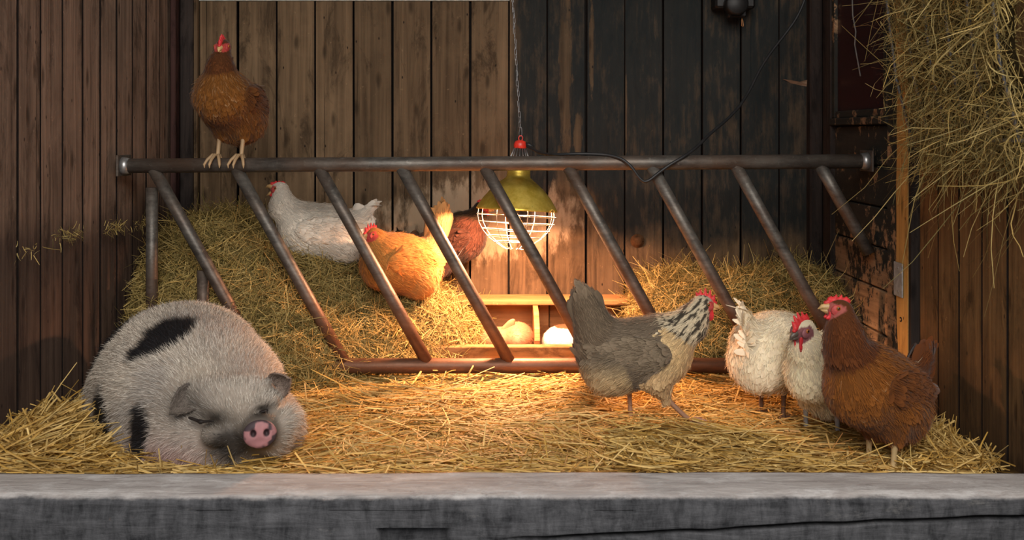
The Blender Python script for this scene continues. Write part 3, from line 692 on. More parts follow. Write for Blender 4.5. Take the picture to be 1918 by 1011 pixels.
# ------------------------------------------------------------------ small fittings
def fittings():
    M_BLK = plain('black_iron', (.012, .011, .011), .5, .3, .4); M_COP = plain('rusty_hook', (.35, .17, .07), .5, .5, .4)
    c = at(1376, 8, 3.80); e = empty('wall_fixture', c); tag(e, 'black iron fixture with hanging hook high on the dark boards', 'fixture')
    MB().box((0, .03, .02), (.15, .09, .07), None, .008).obj('housing', M_BLK, e)
    MB().lathe([(.0, .0), (.03, 0), (.042, .006), (.042, .05), (.036, .056), (0, .056)], 28).obj('fan_drum', M_BLK, e, True).matrix_local = Matrix.Translation((-.004, -.012, -.005))@Matrix.Rotation(PI/2, 4, 'X')
    MB().box((.005, .0, -.035), (.07, .05, .03), None, .005).obj('bracket_arm', M_BLK, e)
    MB().tube([(.026, -.006, -.052), (.024, -.008, -.062), (.025, -.008, -.082), (.029, -.008, -.086), (.031, -.008, -.080), (.029, -.007, -.062), (.027, -.006, -.054)], .0016, 8).obj('hook', M_COP, e, True)
    # knob on the dark boards
    p = at(1194, 451, YB-.012)
    k = MB().lathe([(0, .020), (.012, .019), (.019, .012), (.021, .005), (.026, .003), (.027, 0)], 24).obj('wooden_knob', wood('knob_wood', (.06, .028, .012), (.11, .055, .025)), None, True)
    k.matrix_world = Matrix.Translation(p.tolist())@Matrix.Rotation(PI/2, 4, 'X'); tag(k, 'round wooden knob low on the dark back boards', 'knob')
    # torn flap of lining
    a = [at(1467, 148, YB-.02), at(1498, 153, YB-.025), at(1526, 146, YB-.02), at(1529, 165, YB-.013), at(1500, 160, YB-.012), at(1482, 156, YB-.012)]
    v = [tuple(q) for q in a]+[tuple(q+np.array([0, .004, 0])) for q in a]; n = 6
    f = [tuple(range(n-1, -1, -1)), tuple(range(n, 2*n))]+[(i, (i+1) % n, n+(i+1) % n, n+i) for i in range(n)]
    tag(obj('paint_flap', mesh('paint_flap', v, f), None, plain('torn_ply', (.20, .13, .085), .85)), 'torn tan splinter peeling off the dark boards near the corner', 'splinter')
    # metal plate and staple on the batten
    Yp = 3.06; z0, z1 = HC-(553-250)*Yp/F, HC-(490-250)*Yp/F
    pl = MB().box((0, 0, 0), (.004, .066, z1-z0), None, .0015).obj('metal_plate', plain('zinc_plate', (.42, .46, .50), .45, .5, .5), None)
    pl.location = (XR-.016, 3.04, (z0+z1)/2); tag(pl, 'small grey zinc plate screwed to the door post', 'plate')
    for dz in (-.035, .035):
        s_ = MB().lathe([(0, .002), (.003, .0015), (.0035, 0)], 10).obj('screw', plain('screw_steel', (.3, .3, .3), .4, .8), pl, True); s_.matrix_local = Matrix.Translation((-.0018, .0, dz))@Matrix.Rotation(-PI/2, 4, 'Y')
    st = MB().tube([(0, .006*math.cos(a), .006*math.sin(a)) for a in np.linspace(.6, 5.4, 14)], .0016, 8).obj('ring_hook', M_BLK, None, True); st.location = (XR-.013, 3.03, HC-(598-250)*3.03/F)
    tag(st, 'small black open ring hook on the post below the plate', 'hook')
    # wire dangling by the window
    w = np.array([(XR-.02, 3.45, 1.4), (XR-.022, 3.43, 1.23), (XR-.025, 3.39, 1.17), (XR-.022, 3.41, 1.13), (XR-.02, 3.36, 1.02)])
    tag(MB().tube(w, .0022, 8).obj('loose_cord', plain('cord_grey', (.16, .15, .14), .8), None, True), 'thin grey cord dangling in front of the red pane', 'cord')
fittings()

# ------------------------------------------------------------------ implicit bodies
def surface_nets(S, o, h):
    nx, ny, nz = S.shape; ins = S < 0
    acc = np.zeros((nx-1, ny-1, nz-1, 3), np.float32); cnt = np.zeros((nx-1, ny-1, nz-1), np.float32)
    cs = [(a, b, c) for a in (0, 1) for b in (0, 1) for c in (0, 1)]
    def sl(A, c): return A[c[0]:nx-1+c[0], c[1]:ny-1+c[1], c[2]:nz-1+c[2]]
    for a in cs:
        for ax in range(3):
            if a[ax]: continue
            b = tuple(1 if i == ax else a[i] for i in range(3)); sa, sb = sl(S, a), sl(S, b)
            m = sl(ins, a) != sl(ins, b); t = np.where(m, sa/np.where(m, sa-sb, 1), 0)
            for i in range(3): acc[..., i] += np.where(m, a[i]+(t if i == ax else 0), 0)
            cnt += m
    act = cnt > 0; idx = np.full(act.shape, -1, np.int64); idx[act] = np.arange(act.sum())
    V = np.argwhere(act)+acc[act]/cnt[act][:, None]; V = V*h+o; Q = []
    for ax in range(3):
        u, w = [i for i in range(3) if i != ax]
        s0 = [slice(1, None)]*3; s0[ax] = slice(0, -1); s1 = list(s0); s1[ax] = slice(1, None)
        A, B = ins[tuple(s0)], ins[tuple(s1)]; m = A != B; I = np.argwhere(m)
        off = np.ones(3, int); off[ax] = 0; I = I+off; I = I[(I < np.array(act.shape)).all(1)]
        fl = ins[tuple(I.T)]
        def cell(du, dw):
            J = I.copy(); J[:, u] -= du; J[:, w] -= dw; return idx[tuple(J.T)]
        q = np.stack([cell(1, 1), cell(0, 1), cell(0, 0), cell(1, 0)], 1)
        if ax == 1: fl = ~fl
        q = np.where(fl[:, None], q, q[:, ::-1]); Q.append(q)
    return V, np.concatenate(Q)
def rot(ax, ang):
    return np.array(Matrix.Rotation(ang, 3, ax))
class Prim:
    """E: ellipsoid c, r, R ; C: round cone a,b,ra,rb with axis scale sc"""
    def __init__(s, kind, *a, flow=(-1, 0, 0), reg='body', k=.02, R=None, sc=(1, 1, 1), hole=False):
        s.kind, s.a, s.flow, s.reg, s.k, s.R, s.sc, s.hole = kind, [np.array(x, float) for x in a], np.array(flow, float), reg, k, R, np.array(sc, float), hole
    def ev(s, P):
        if s.kind == 'E':
            q = P-s.a[0]
            if s.R is not None: q = q@s.R
            r = s.a[1]; k0 = np.linalg.norm(q/r, axis=-1); k1 = np.linalg.norm(q/(r*r), axis=-1)+1e-9
            return k0*(k0-1)/k1
        a, b, ra, rb = s.a; m = (a+b)/2
        q = m+(P-m)/s.sc; ax = (b-a)/1.0
        # scale acts about the middle, end points too
        a2, b2 = m+(a-m)/s.sc, m+(b-m)/s.sc; d = b2-a2
        t = np.clip(((q-a2)@d)/(d@d), 0, 1)
        return (np.linalg.norm(q-a2-t[..., None]*d, axis=-1)-(ra+(rb-ra)*t))*s.sc.min()
    def bounds(s):
        if s.kind == 'E': m = s.a[1].max() if s.R is not None else s.a[1]; return s.a[0]-m, s.a[0]+m
        r = max(s.a[2], s.a[3])*np.maximum(s.sc, 1); return np.minimum(s.a[0], s.a[1])-r, np.maximum(s.a[0], s.a[1])+r
def sdf(prims, P):
    d = None
    for p in prims:
        e = p.ev(P)
        if d is None: d = e
        elif p.hole:
            k = p.k; hh = np.clip(.5-.5*(d+e)/k, 0, 1); d = d*(1-hh)-e*hh+k*hh*(1-hh)
        else:
            k = p.k; hh = np.clip(.5+.5*(e-d)/k, 0, 1); d = e*(1-hh)+d*hh-k*hh*(1-hh)
    return d
def implicit(prims, h, bumpf=None):
    los = np.array([p.bounds()[0] for p in prims if not p.hole]); his = np.array([p.bounds()[1] for p in prims if not p.hole])
    lo = los.min(0)-3*h-.008; hi = his.max(0)+3*h+.008; n = np.ceil((hi-lo)/h).astype(int)+1
    g = np.stack(np.meshgrid(*[lo[i]+h*np.arange(n[i]) for i in range(3)], indexing='ij'), -1).astype(np.float64)
    S = sdf(prims, g)
    if bumpf is not None: S = S-bumpf(g)
    return surface_nets(S, lo, h)
def flow_reg(prims, P):
    pr = [p for p in prims if not p.hole]
    D = np.stack([p.ev(P) for p in pr], 1); w = np.exp(-(D-D.min(1)[:, None])/.012); w /= w.sum(1)[:, None]
    fl = (w[:, :, None]*np.array([p.flow for p in pr])[None]).sum(1); rg = np.array([p.reg for p in pr])[D.argmin(1)]
    return fl, rg
def sample(V, Q, n, r):
    a, b, c, d = (V[Q[:, i]] for i in range(4)); nn = np.cross(c-a, d-b); ar = np.linalg.norm(nn, axis=1)*.5+1e-12
    i = r.choice(len(Q), n, p=ar/ar.sum()); u, v = r.random((2, n, 1))
    P = (a[i]*(1-u)+b[i]*u)*(1-v)+(d[i]*(1-u)+c[i]*u)*v
    return P, unit(nn[i]), ar.sum()
def smooth_normals(V, Q):
    a, b, c, d = (V[Q[:, i]] for i in range(4)); nn = np.cross(c-a, d-b); N = np.zeros_like(V)
    for i in range(4): np.add.at(N, Q[:, i], nn)
    return unit(N)

# ------------------------------------------------------------------ hens
def hair(P, N, D, L, Wd, cols, r, lift=.25, segs=2):
    D = unit(D-N*(D*N).sum(1)[:, None]); d = unit(D+N*(lift*r.uniform(.4, 1.6, len(P)))[:, None]+r.normal(0, .16, (len(P), 3)))
    S = unit(np.cross(d, N)+r.normal(0, .3, (len(P), 3))); NN = unit(np.cross(S, d))
    return ribbons(P-N*.001, d, NN, L, Wd, -N*.18+r.normal(0, .1, (len(P), 3)), segs, cols, 0, .15)
TS = np.array([0, .3, .62, .86, 1.0]); TW = np.array([.45, .9, 1.0, .78, .22])
def feathers(P, N, D, L, Wd, c0, c1, ce, lift, r, cup=.10, drop=3.6):
    """leaf-shaped feathers: base colour c0, tip c1, edge ce"""
    n = len(P); D = unit(D-N*(D*N).sum(1)[:, None]); S = np.cross(N, D); rows = []; cols = []
    ben = r.normal(0, .10, n)
    for t, w in zip(TS, TW):
        c = P+D*(L*t)[:, None]+N*(-.002+lift*t-L*L*drop*t*t)[:, None]+S*(ben*L*t*t)[:, None]; ww = (Wd*w*.5)[:, None]
        mid = lerp(c0, c1, t); ed = lerp(c0, ce, min(1, t*1.2))
        rows += [c-S*ww-N*(Wd*cup*w)[:, None], c, c+S*ww-N*(Wd*cup*w)[:, None]]; cols += [ed, mid if t < .9 else ce, ed]
    V = np.stack(rows, 1); C = np.stack(cols, 1); k = V.shape[1]; q = []
    for s in range(len(TS)-1):
        for c in (0, 1): q.append((s*3+c, s*3+c+1, s*3+c+4, s*3+c+3))
    Q = (np.array(q)[None]+(np.arange(n)*k)[:, None, None]).reshape(-1, 4)
    return V.reshape(-1, 3), Q, C.reshape(-1, 3)
FS = {'neck': (.030, .0085, .0015), 'breast': (.028, .017, .003), 'back': (.032, .018, .003), 'belly': (.036, .016, .004), 'thigh': (.026, .013, .004), 'tail': (.060, .018, .004), 'head': (.010, .006, .002), 'wing': (.034, .019, .003)}
def big_feather(p, q, w, up, c0, c1, name, parent, curl=.06, mat=None):
    p, q, up = np.array(p, float), np.array(q, float), np.array(up, float); d = q-p; L = np.linalg.norm(d); d /= L
    s = unit(np.cross(d, up)); nrm = np.cross(s, d); ts = np.linspace(0, 1, 9); v = []; c = []
    prof = np.interp(ts, [0, .15, .5, .8, .93, 1], [.25, .7, 1, 1, .85, .45])
    for sg in (1, -1):
        for t, pw in zip(ts, prof):
            m = p+d*L*t-nrm*L*curl*t*t
            for k in (-1, 0, 1): v.append(m+s*k*pw*w/2+nrm*sg*(.0012 if k == 0 else .0003)-nrm*abs(k)*w*.08*pw); c.append(lerp(np.array(c0), np.array(c1), t)*(1 if k == 0 else .92))
    f = []; n = len(ts)*3
    for o_, fl in ((0, 0), (n, 1)):
        for i in range(len(ts)-1):
            for k in (0, 1):
                qd = (o_+i*3+k, o_+i*3+k+1, o_+i*3+k+4, o_+i*3+k+3); f.append(qd[::-1] if fl else qd)
    for i in range(len(ts)-1):
        for k in (0, 2): f.append((i*3+k, i*3+3+k, n+i*3+3+k, n+i*3+k))
    return obj(name, mesh(name, np.array(v), f, np.clip(np.array(c), 0, 1), True), parent, mat or M_FEATHER)
def frame(fwd, up=(0, 0, 1)):
    f = unit(np.array(fwd, float)); u = np.array(up, float); l = unit(np.cross(u, f)); u = np.cross(f, l); return np.stack([f, l, u], 1)

def hen(label, loc, yaw, pal, seed, scale=1.0, pitch=0.0, bz=.205, fat=(1, 1, 1), neck=None, head=(.165, 0, .365), hdir=(1, 0, 0), tail=(-.225, 0, .33), tailw=.5, legs=None, comb=1.0, wattle=1.0, combtilt=0.0,
        beakopen=False, darkbeak=False, leg_col=(.45, .27, .10), skip_tail=False, nfe=1.0, extra=(), face=(.42, .055, .045), wing_drop=0., flight=6, tail_n=7, group=None, eye=True, hup=(0, 0, 1), lowleg=None, skin=None, nr=(.054, .022), hs=1.1):
    r = np.random.default_rng(seed)
    root = empty('hen', loc, math.radians(yaw), scale); tag(root, label, 'hen', group)
    Rp = rot('Y', -math.radians(pitch)); pv = np.array([0, 0, bz])
    def B(p): return pv+Rp@(np.array(p, float)-np.array([0, 0, .205]))
    def Bd(d): return Rp@np.array(d, float)
    fa = np.array(fat, float); head = np.array(head, float); tail = np.array(tail, float)
    pr = []
    pr.append(Prim('E', B((0, 0, .205)), np.array((.120, .082, .088))*fa, R=Rp, flow=Bd((-1, 0, -.12)), reg='back', k=.03))
    pr.append(Prim('E', B((.068, 0, .200)), np.array((.080, .074, .082))*fa, R=Rp, flow=Bd((-.75, 0, -.6)), reg='breast', k=.03))
    pr.append(Prim('E', B((-.075, 0, .180)), np.array((.080, .078, .076))*fa, R=Rp, flow=Bd((-.8, 0, -.55)), reg='belly', k=.03))
    n0 = B((.085, 0, .235)); nk = [np.array(p, float) for p in neck] if neck else [lerp(n0, head, .55)+np.array([.012, 0, 0])]
    pts = [n0]+nk+[head-unit(np.array(hdir, float))*.008]; rr = np.linspace(nr[0], nr[1], len(pts))
    if len(pts) > 2: rr[1:-1] *= .93
    for i in range(len(pts)-1):
        d = unit(pts[i]-pts[i+1]); pr.append(Prim('C', pts[i], pts[i+1], rr[i], rr[i+1], flow=d*1.0+np.array([-.15, 0, -.1]), reg='neck', k=.035))
    Hf = frame(hdir, hup)
    pr.append(Prim('E', head, np.array((.0275, .0195, .0225))*hs, R=Hf, flow=-Hf[:, 0], reg='head', k=.012))
    tb = B((-.105, 0, .235)); td = unit(tail-tb)
    pr.append(Prim('C', tb, lerp(tb, tail, .80), .050, .026, flow=td, reg='tail', k=.035, sc=(1, tailw+.25, 1)))
    for e in extra: pr.append(e)
    legs = legs or []
    for (hip, hock, foot, yawf) in legs:
        hip, hock = np.array(hip, float), np.array(hock, float)
        pr.append(Prim('C', hip, lerp(hip, hock, .85), .046, .017, flow=unit(hock-hip)+np.array([-.4, 0, 0]), reg='thigh', k=.025))
    V, Q = implicit(pr, .0055)
    fl, rg = flow_reg(pr, V)
    Nn = smooth_normals(V, Q)
    # skin colours
    hq = (V-head)@Hf/hs
    facem = (rg == 'head') & (hq[:, 0] > -.006) & (hq[:, 2] < .012)
    c0, c1, ce = pal(V, rg, r, Nn); bc = c0*.75
    bc[facem] = np.array(face)*r.uniform(.8, 1.15, (facem.sum(), 1))
    mb_v = [V]; mb_f = [Q]; cc = [bc]; nV = len(V); midx = [np.zeros(len(Q))]
    # shanks and toes, same continuous body object
    for (hip, hock, foot, yawf) in legs:
        hock, foot = np.array(hock, float), np.array(foot, float); t = MB()
        t.tube([lerp(hock, np.array(hip), .3), hock, lerp(hock, foot, .3), lerp(hock, foot, .8), foot+np.array([0, 0, .006])], [.011, .0095, .0068, .0066, .008], 10)
        for a, Lt in ((0, .058), (.62, .050), (-.62, .050), (PI-.15, .026)):
            d = np.array([math.cos(a+yawf), math.sin(a+yawf), 0]); dn = lowleg or 0.0
            t.tube([foot+np.array([0, 0, .007]), foot+d*Lt*.35+np.array([0, 0, .010]), foot+d*Lt*.7+np.array([0, 0, .006-dn*.35]), foot+d*Lt*.92+np.array([0, 0, .004-dn*.8]), foot+d*Lt*(1.0-.1*(dn > 0))+np.array([0, 0, -.001-dn])], [.0065, .0056, .0052, .0042, .0012], 8)
        v = np.concatenate(t.v); f4 = np.array([q for q in t.f if len(q) == 4]); 
        sc_ = np.array(leg_col)*(1+.18*np.sign(np.sin(v[:, 2:3]*900))*.5)*r.uniform(.9, 1.1, (len(v), 1))
        mb_v.append(v); mb_f.append(f4+nV); cc.append(sc_); nV += len(v); midx.append(np.ones(len(f4)))
    me = mesh('body', np.concatenate(mb_v), np.concatenate(mb_f), np.clip(np.concatenate(cc), 0, 1), True, [M_FEATHER, M_SKIN], np.concatenate(midx)); obj('body', me, root)
    # plumage
    area_ = sample(V, Q, 8, r)[2]; n = int(area_/.00030*3.0*nfe)
    P, N, _ = sample(V, Q, n, r); fl, rg = flow_reg(pr, P); hq = (P-head)@Hf/hs
    keep = ~((rg == 'head') & (hq[:, 0] > -.008) & (hq[:, 2] < .014)) & ~((rg == 'head') & (hq[:, 0] > .012))
    dens = np.array([1.0 if g in ('neck', 'head', 'thigh') else .62 for g in rg]); keep &= r.random(n) < dens
    P, N, fl, rg = P[keep], N[keep], fl[keep], rg[keep]
    # more on the neck and head
    P2, N2, _ = sample(V, Q, n*2, r); f2, g2 = flow_reg(pr, P2); h2 = (P2-head)@Hf/hs
    k2 = np.isin(g2, ('neck', 'head')) & ~((g2 == 'head') & (h2[:, 0] > -.008) & (h2[:, 2] < .014)) & ~((g2 == 'head') & (h2[:, 0] > .012))
    P, N, fl, rg = np.concatenate([P, P2[k2]]), np.concatenate([N, N2[k2]]), np.concatenate([fl, f2[k2]]), np.concatenate([rg, g2[k2]])
    bk = Bd((-1, 0, 0))
    def tidy(P, N, fl, rg):
        ok = ~((rg == 'tail') & (N@td > .45) & ((P-tb)@td > .5*np.linalg.norm(tail-tb))); P, N, fl, rg = P[ok], N[ok], fl[ok].copy(), rg[ok]
        rear = np.clip(N@bk, 0, 1)**2*np.isin(rg, ('back', 'belly')); fl[:, 2] -= 1.6*rear; return P, N, fl, rg
    P, N, fl, rg = tidy(P, N, fl, rg)
    k = len(P); fs = np.array([FS[g] for g in rg]); ln = fs[:, 0]*r.uniform(.75, 1.2, k); wd = fs[:, 1]*r.uniform(.8, 1.15, k)
    near = np.linalg.norm(P-head, axis=1); sh = np.clip((near-.01)/.07, .25, 1); ln *= sh; wd *= np.clip(sh*1.1, .45, 1)
    D = unit(fl)+r.normal(0, .13, (k, 3)); a0, a1, ae = pal(P, rg, r, N); v_ = r.uniform(.94, 1.06, (k, 1))
    fv = feathers(P, N, D, ln, wd, a0*v_*.93, a1*v_, ae*v_, fs[:, 2]*r.uniform(.7, 1.4, k), r)
    tag(obj('plumage', mesh('plumage', fv[0], fv[1], np.clip(fv[2], 0, 1), True), root, M_FEATHER), None, None, None, 'stuff')
    # fine barbs and down that soften the outline
    nb = int(9000*nfe); P, N, _ = sample(V, Q, nb, r); fl, rg = flow_reg(pr, P); hq = (P-head)@Hf/hs
    keep = ~((rg == 'head') & (hq[:, 0] > -.010)); P, N, fl, rg = tidy(P[keep], N[keep], fl[keep], rg[keep]); k = len(P)
    b0, b1, be = pal(P, rg, r, N); bl = np.array([{'belly': .030, 'thigh': .024, 'neck': .024, 'head': .009}.get(g, .022) for g in rg])*r.uniform(.6, 1.2, k)*np.clip((np.linalg.norm(P-head, axis=1)-.01)/.07, .3, 1)
    bv = hair(P+N*.0025, N, unit(fl), bl, r.uniform(.0007, .0014, k), np.clip(lerp(b1, be, r.random((k, 1)))*r.uniform(.9, 1.1, (k, 1)), 0, 1), r, .16, 3)
    tag(obj('down', mesh('down', *bv, True), root, M_FEATHER), None, None, None, 'stuff')
    # wings
    for sgn in (1, -1):
        wr = Rp@rot('Y', math.radians(8-wing_drop))@rot('Z', sgn*math.radians(6))
        wc = B((-.012, sgn*.071*fa[1], .218)); wp = [Prim('E', wc, (.096, .015, .050), R=wr, flow=wr@np.array([-1, 0, -.18]), reg='wing', k=.01)]
        wv, wq = implicit(wp, .006); wf, wg = flow_reg(wp, wv); x0, x1, xe = pal(wv, wg, r, smooth_normals(wv, wq))
        parts = [(wv, wq, np.clip(x0*.8, 0, 1))]
        P, N, ar = sample(wv, wq, int(.030/.00030*1.9), r); ok = N[:, 1]*sgn > -.2; P, N = P[ok], N[ok]; k = len(P); f_, g_ = flow_reg(wp, P); a0, a1, ae = pal(P, g_, r, N); v_ = r.uniform(.94, 1.06, (k, 1))
        parts.append(feathers(P, N, unit(f_)+r.normal(0, .09, (k, 3)), r.uniform(.026, .040, k), r.uniform(.015, .022, k), a0*v_*.93, a1*v_, ae*v_, np.full(k, .006), r, .10, .9))
        kb = 1500; P, N, _ = sample(wv, wq, kb, r); ok = N[:, 1]*sgn > -.2; P, N = P[ok], N[ok]; kb = len(P); f_, g_ = flow_reg(wp, P); b0, b1, be = pal(P, g_, r, N)
        parts.append(hair(P+N*.004, N, unit(f_), r.uniform(.014, .028, kb), r.uniform(.0007, .0014, kb), np.clip(lerp(b1, be, r.random((kb, 1)))*r.uniform(.9, 1.1, (kb, 1)), 0, 1), r, .12, 3))
        wo = obj('wing', strands_mesh('wing', parts), root, M_FEATHER)
        for j in range(flight):
            s_ = wc+wr@np.array([-.035-.004*j, sgn*.012, .024-.012*j]); e_ = wc+wr@np.array([-.150+.010*j, -sgn*.006, .012-.013*j])
            z0, z1, _ = pal(np.array([e_]), np.array(['wing']), r, np.array([[0, sgn, 0.]])); big_feather(s_, e_, .024, wr@np.array([0, sgn, .15]), z0[0], z1[0]*.95, 'flight_feather', wo, .03)
    # tail fan
    if not skip_tail:
        Ld = np.linalg.norm(tail-tb)
        sidev = np.array([0, 1.0, 0]); upv = unit(np.cross(td, sidev)); upv = upv if upv[2] > 0 else -upv
        for j in range(tail_n):
            u = (j/(tail_n-1))*2-1
            for sgn in (1, -1):
                s_ = tb+td*.03+sidev*sgn*.012+upv*.022*u; e_ = tb+td*Ld*(1.0-.10*u*u)+upv*(.036*u)+sidev*sgn*(.004+.012*tailw)
                z0, z1, _ = pal(np.array([e_]), np.array(['tail']), r, np.array([[0, sgn, 0.]])); big_feather(s_, e_, .040, sidev*sgn+upv*.1, z0[0], z1[0]*r.uniform(.9, 1.05), 'tail_feather', root, .04)
    # head parts (in the head frame)
    def H(p): return head+Hf@np.array(p, float)
    def imp(name, prims, mat, h=.0022, parent=root):
        v, q = implicit(prims, h); return obj(name, mesh(name, head+(v-head)*hs, q, None, True), parent, mat)
    def beak(name, pts, rad):
        m = MB().tube([H(p) for p in pts], rad, 12); m.v = [head+(q-head)*hs for q in m.v]; m.obj(name, bm, root, True)
    bm = M_DBEAK if darkbeak else M_BEAK; op = .010 if beakopen else 0
    beak('upper_beak', [(.016, 0, .000+op*.3), (.026, 0, .001+op*.7), (.036, 0, -.002+op), (.043, 0, -.008+op)], [.0105, .0085, .005, .0008])
    beak('lower_beak', [(.015, 0, -.006-op*.2), (.026, 0, -.0075-op*.8), (.037, 0, -.0085-op*1.5)], [.0085, .006, .0009])
    if comb > 0:
        ct = math.radians(combtilt); cp = []
        def Cc(x, z): return H((x, z*math.sin(ct), .018+z*math.cos(ct)))
        cp.append(Prim('C', Cc(.030, -.010), Cc(-.012, .004), .0045, .0055, k=.004))
        for x, z, w in ((.026, .010, .0035), (.014, .021, .004), (.001, .025, .004), (-.012, .021, .004), (-.022, .013, .0035)):
            cp.append(Prim('C', Cc(x*.8+.002, 0), Cc(x*comb**.3, z*comb), w+.0022, w*.5, k=.005))
        imp('comb', cp, M_COMB)
    if wattle > 0:
        for sgn in (1, -1):
            imp('wattle', [Prim('E', H((.019, sgn*.007, -.018-.006*wattle)), (.0085, .004, .013*wattle), k=.004), Prim('E', H((.016, sgn*.008, -.010)), (.007, .004, .008), k=.006)], M_WATTLE)
            imp('face_patch', [Prim('E', H((.008, sgn*.0165, -.001)), (.0145, .0045, .0125), R=Hf, k=.004)], skin or M_FACE)
    if eye:
        for sgn in (1, -1):
            ic = H((.009, sgn*.0205, .004)); e_ = imp('eye', [Prim('E', ic, (.0046, .0030, .0046), R=Hf)], M_IRIS, .0011); imp('pupil', [Prim('E', H((.0092, sgn*.0225, .0042)), (.0027, .0018, .0027), R=Hf)], M_EYE, .0008, e_)
    return root

def T(*c): return np.array(c, float)
def pick(rg, n, d, default):
    out = np.tile(np.array(default, float), (n, 1))
    for k, v in d.items(): out[rg == k] = v
    return out
def pal_white(shade=1.0, specks=0.0, warm=(1, 1, 1)):
    def f(P, rg, r, N):
        n = len(P); c = np.tile(T(.82, .75, .65)*shade*np.array(warm), (n, 1)); c1 = c*1.1; ce = c*1.08
        if specks:
            m = (r.random(n) < specks) & np.isin(rg, ('neck', 'wing', 'back', 'breast')); c1[m] *= .45; c[m] *= .8
        return c, c1, ce
    return f
def pal_brown(base=(.18, .068, .013), dark=(.085, .028, .008), pale=.16, rump=False):
    def f(P, rg, r, N):
        n = len(P); c = pick(rg, n, {'neck': T(*dark)*1.15, 'head': T(*dark)*1.2, 'wing': lerp(T(*base), T(*dark), .7), 'tail': T(*dark)*1.1}, base)
        c1 = c*1.2; ce = c*1.25; m = (r.random(n) < pale) & np.isin(rg, ('breast', 'back', 'belly')); ce[m] = (.34, .20, .10); c1[m] = c1[m]*1.25
        if rump:
            q = (np.linalg.norm((P-T(-.115, .055, .262))/T(.040, .05, .026), axis=1)+.4*vnoise(P*70)) < 1; c[q] = (.45, .34, .22); c1[q] = (.5, .39, .26); ce[q] = (.5, .38, .25)
        return c, c1, ce
    return f
def pal_buff(P, rg, r, N):
    n = len(P); c = pick(rg, n, {'neck': (.42, .165, .034), 'head': (.40, .15, .032), 'tail': (.52, .30, .12), 'belly': (.50, .25, .075)}, (.48, .21, .052)); return c, c*1.12, c*1.15
def pal_laced(P, rg, r, N):
    n = len(P); c = pick(rg, n, {'neck': (.045, .022, .014), 'head': (.07, .022, .014), 'tail': (.02, .012, .009), 'wing': (.095, .034, .02), 'back': (.07, .028, .017)}, (.15, .052, .03))
    c1 = c*1.25; ce = c*.28; m = rg == 'neck'; ce[m] = (.12, .085, .035); return c*.65, c1*.65, ce*.6
def pal_grey(P, rg, r, N): return tuple(np.clip(q*T(1.06, 1.0, .88), 0, .9) for q in pal_grey0(P, rg, r, N))
def pal_grey0(P, rg, r, N):
    n = len(P); c = pick(rg, n, {'neck': (.30, .27, .22), 'head': (.50, .46, .39), 'tail': (.16, .125, .095), 'breast': (.60, .45, .27), 'belly': (.25, .20, .155), 'thigh': (.48, .35, .21), 'wing': (.22, .18, .14)}, (.18, .145, .115))
    lo = np.clip((P[:, 2]-.15)/.05, 0, 1)[:, None]; c = np.where((rg == 'belly')[:, None], lerp(T(.46, .36, .23)[None], T(.17, .14, .11)[None], lo), c)
    c1 = c*1.05; ce = np.where((rg == 'wing')[:, None], c*1.12, c*1.4); m = rg == 'neck'
    st = vnoise(np.stack([(P[:, 0]-P[:, 2])*150, P[:, 1]*150, (P[:, 0]+P[:, 2])*20], 1)); hk = np.where((st > .16)[:, None], T(.07, .06, .05)[None], T(.66, .59, .47)[None]); c1[m] = hk[m]; ce[m] = hk[m]*1.05; c[m] = hk[m]; return c, c1, np.clip(ce, 0, .8)

def stand(dz=.105, x=.0, sp=.042, yaw=0, fx=(0, 0)): 
    return [((x, s*sp*1.1, .165), (x+.004, s*sp, dz), (x+f, s*sp, .0), yaw) for s, f in ((1, fx[0]), (-1, fx[1]))]
HENG = 'hens in the stall'
def G(px, py, Y): return tuple(at(px, py, Y))

# brown hen perched on the top rail
xr1 = (432-959)*YR/F
hen('brown hen perched on the top steel rail', (xr1, YR-.004, .7505), 258, pal_brown(), 101, 1.0, 25, .176, (.92, 1.18, 1.03), neck=[(.078, .006, .292)], nr=(.050, .021), head=(.070, .010, .352), hdir=(.93, .18, -.20), tail=(-.16, -.03, .20),
    legs=[((-.01, .044, .13), (-.008, .042, .075), (.004, .040, 0), .0), ((-.01, -.044, .13), (-.012, -.044, .075), (-.002, -.046, 0), .0)], comb=.75, wattle=.7, lowleg=.03, group=HENG, leg_col=(.36, .24, .13))
# white hen sitting on the hay, beak open
hen('white hen with open beak sitting on the hay heap', G(605, 497, 3.62)[:2]+(.362,), 180, pal_white(.95, .10), 102, 1.0, 4, .118, (1.08, 1.1, 1.12), nr=(.064, .026), neck=[(.142, 0, .205)], head=(.158, 0, .268), hdir=(1, .12, .10), tail=(-.165, 0, .195), tailw=.5, comb=.42, wattle=.35, beakopen=True, group=HENG, face=(.50, .16, .13), wing_drop=4)
# buff hen
hen('golden buff hen settled on the hay heap facing left', G(750, 556, 3.50)[:2]+(.262,), 205, pal_buff, 103, .95, 12, .128, (1.0, 1.18, 1.22), neck=[(.098, 0, .205)], head=(.112, .012, .236), hdir=(.93, .38, -.05), tail=(-.165, 0, .335), tailw=.6, comb=.85, wattle=1.0, group=HENG, wing_drop=2)
# laced dark hen behind the lamp
hen('dark red hen with black-edged feathers behind the heat lamp', G(842, 520, 3.74)[:2]+(.328,), 8, pal_laced, 104, .95, 26, .105, (.95, 1.0, 1.05), neck=[(.108, 0, .195)], head=(.128, 0, .238), hdir=(.9, -.3, -.05), tail=(-.17, 0, .12), comb=.5, wattle=.5, group=HENG)
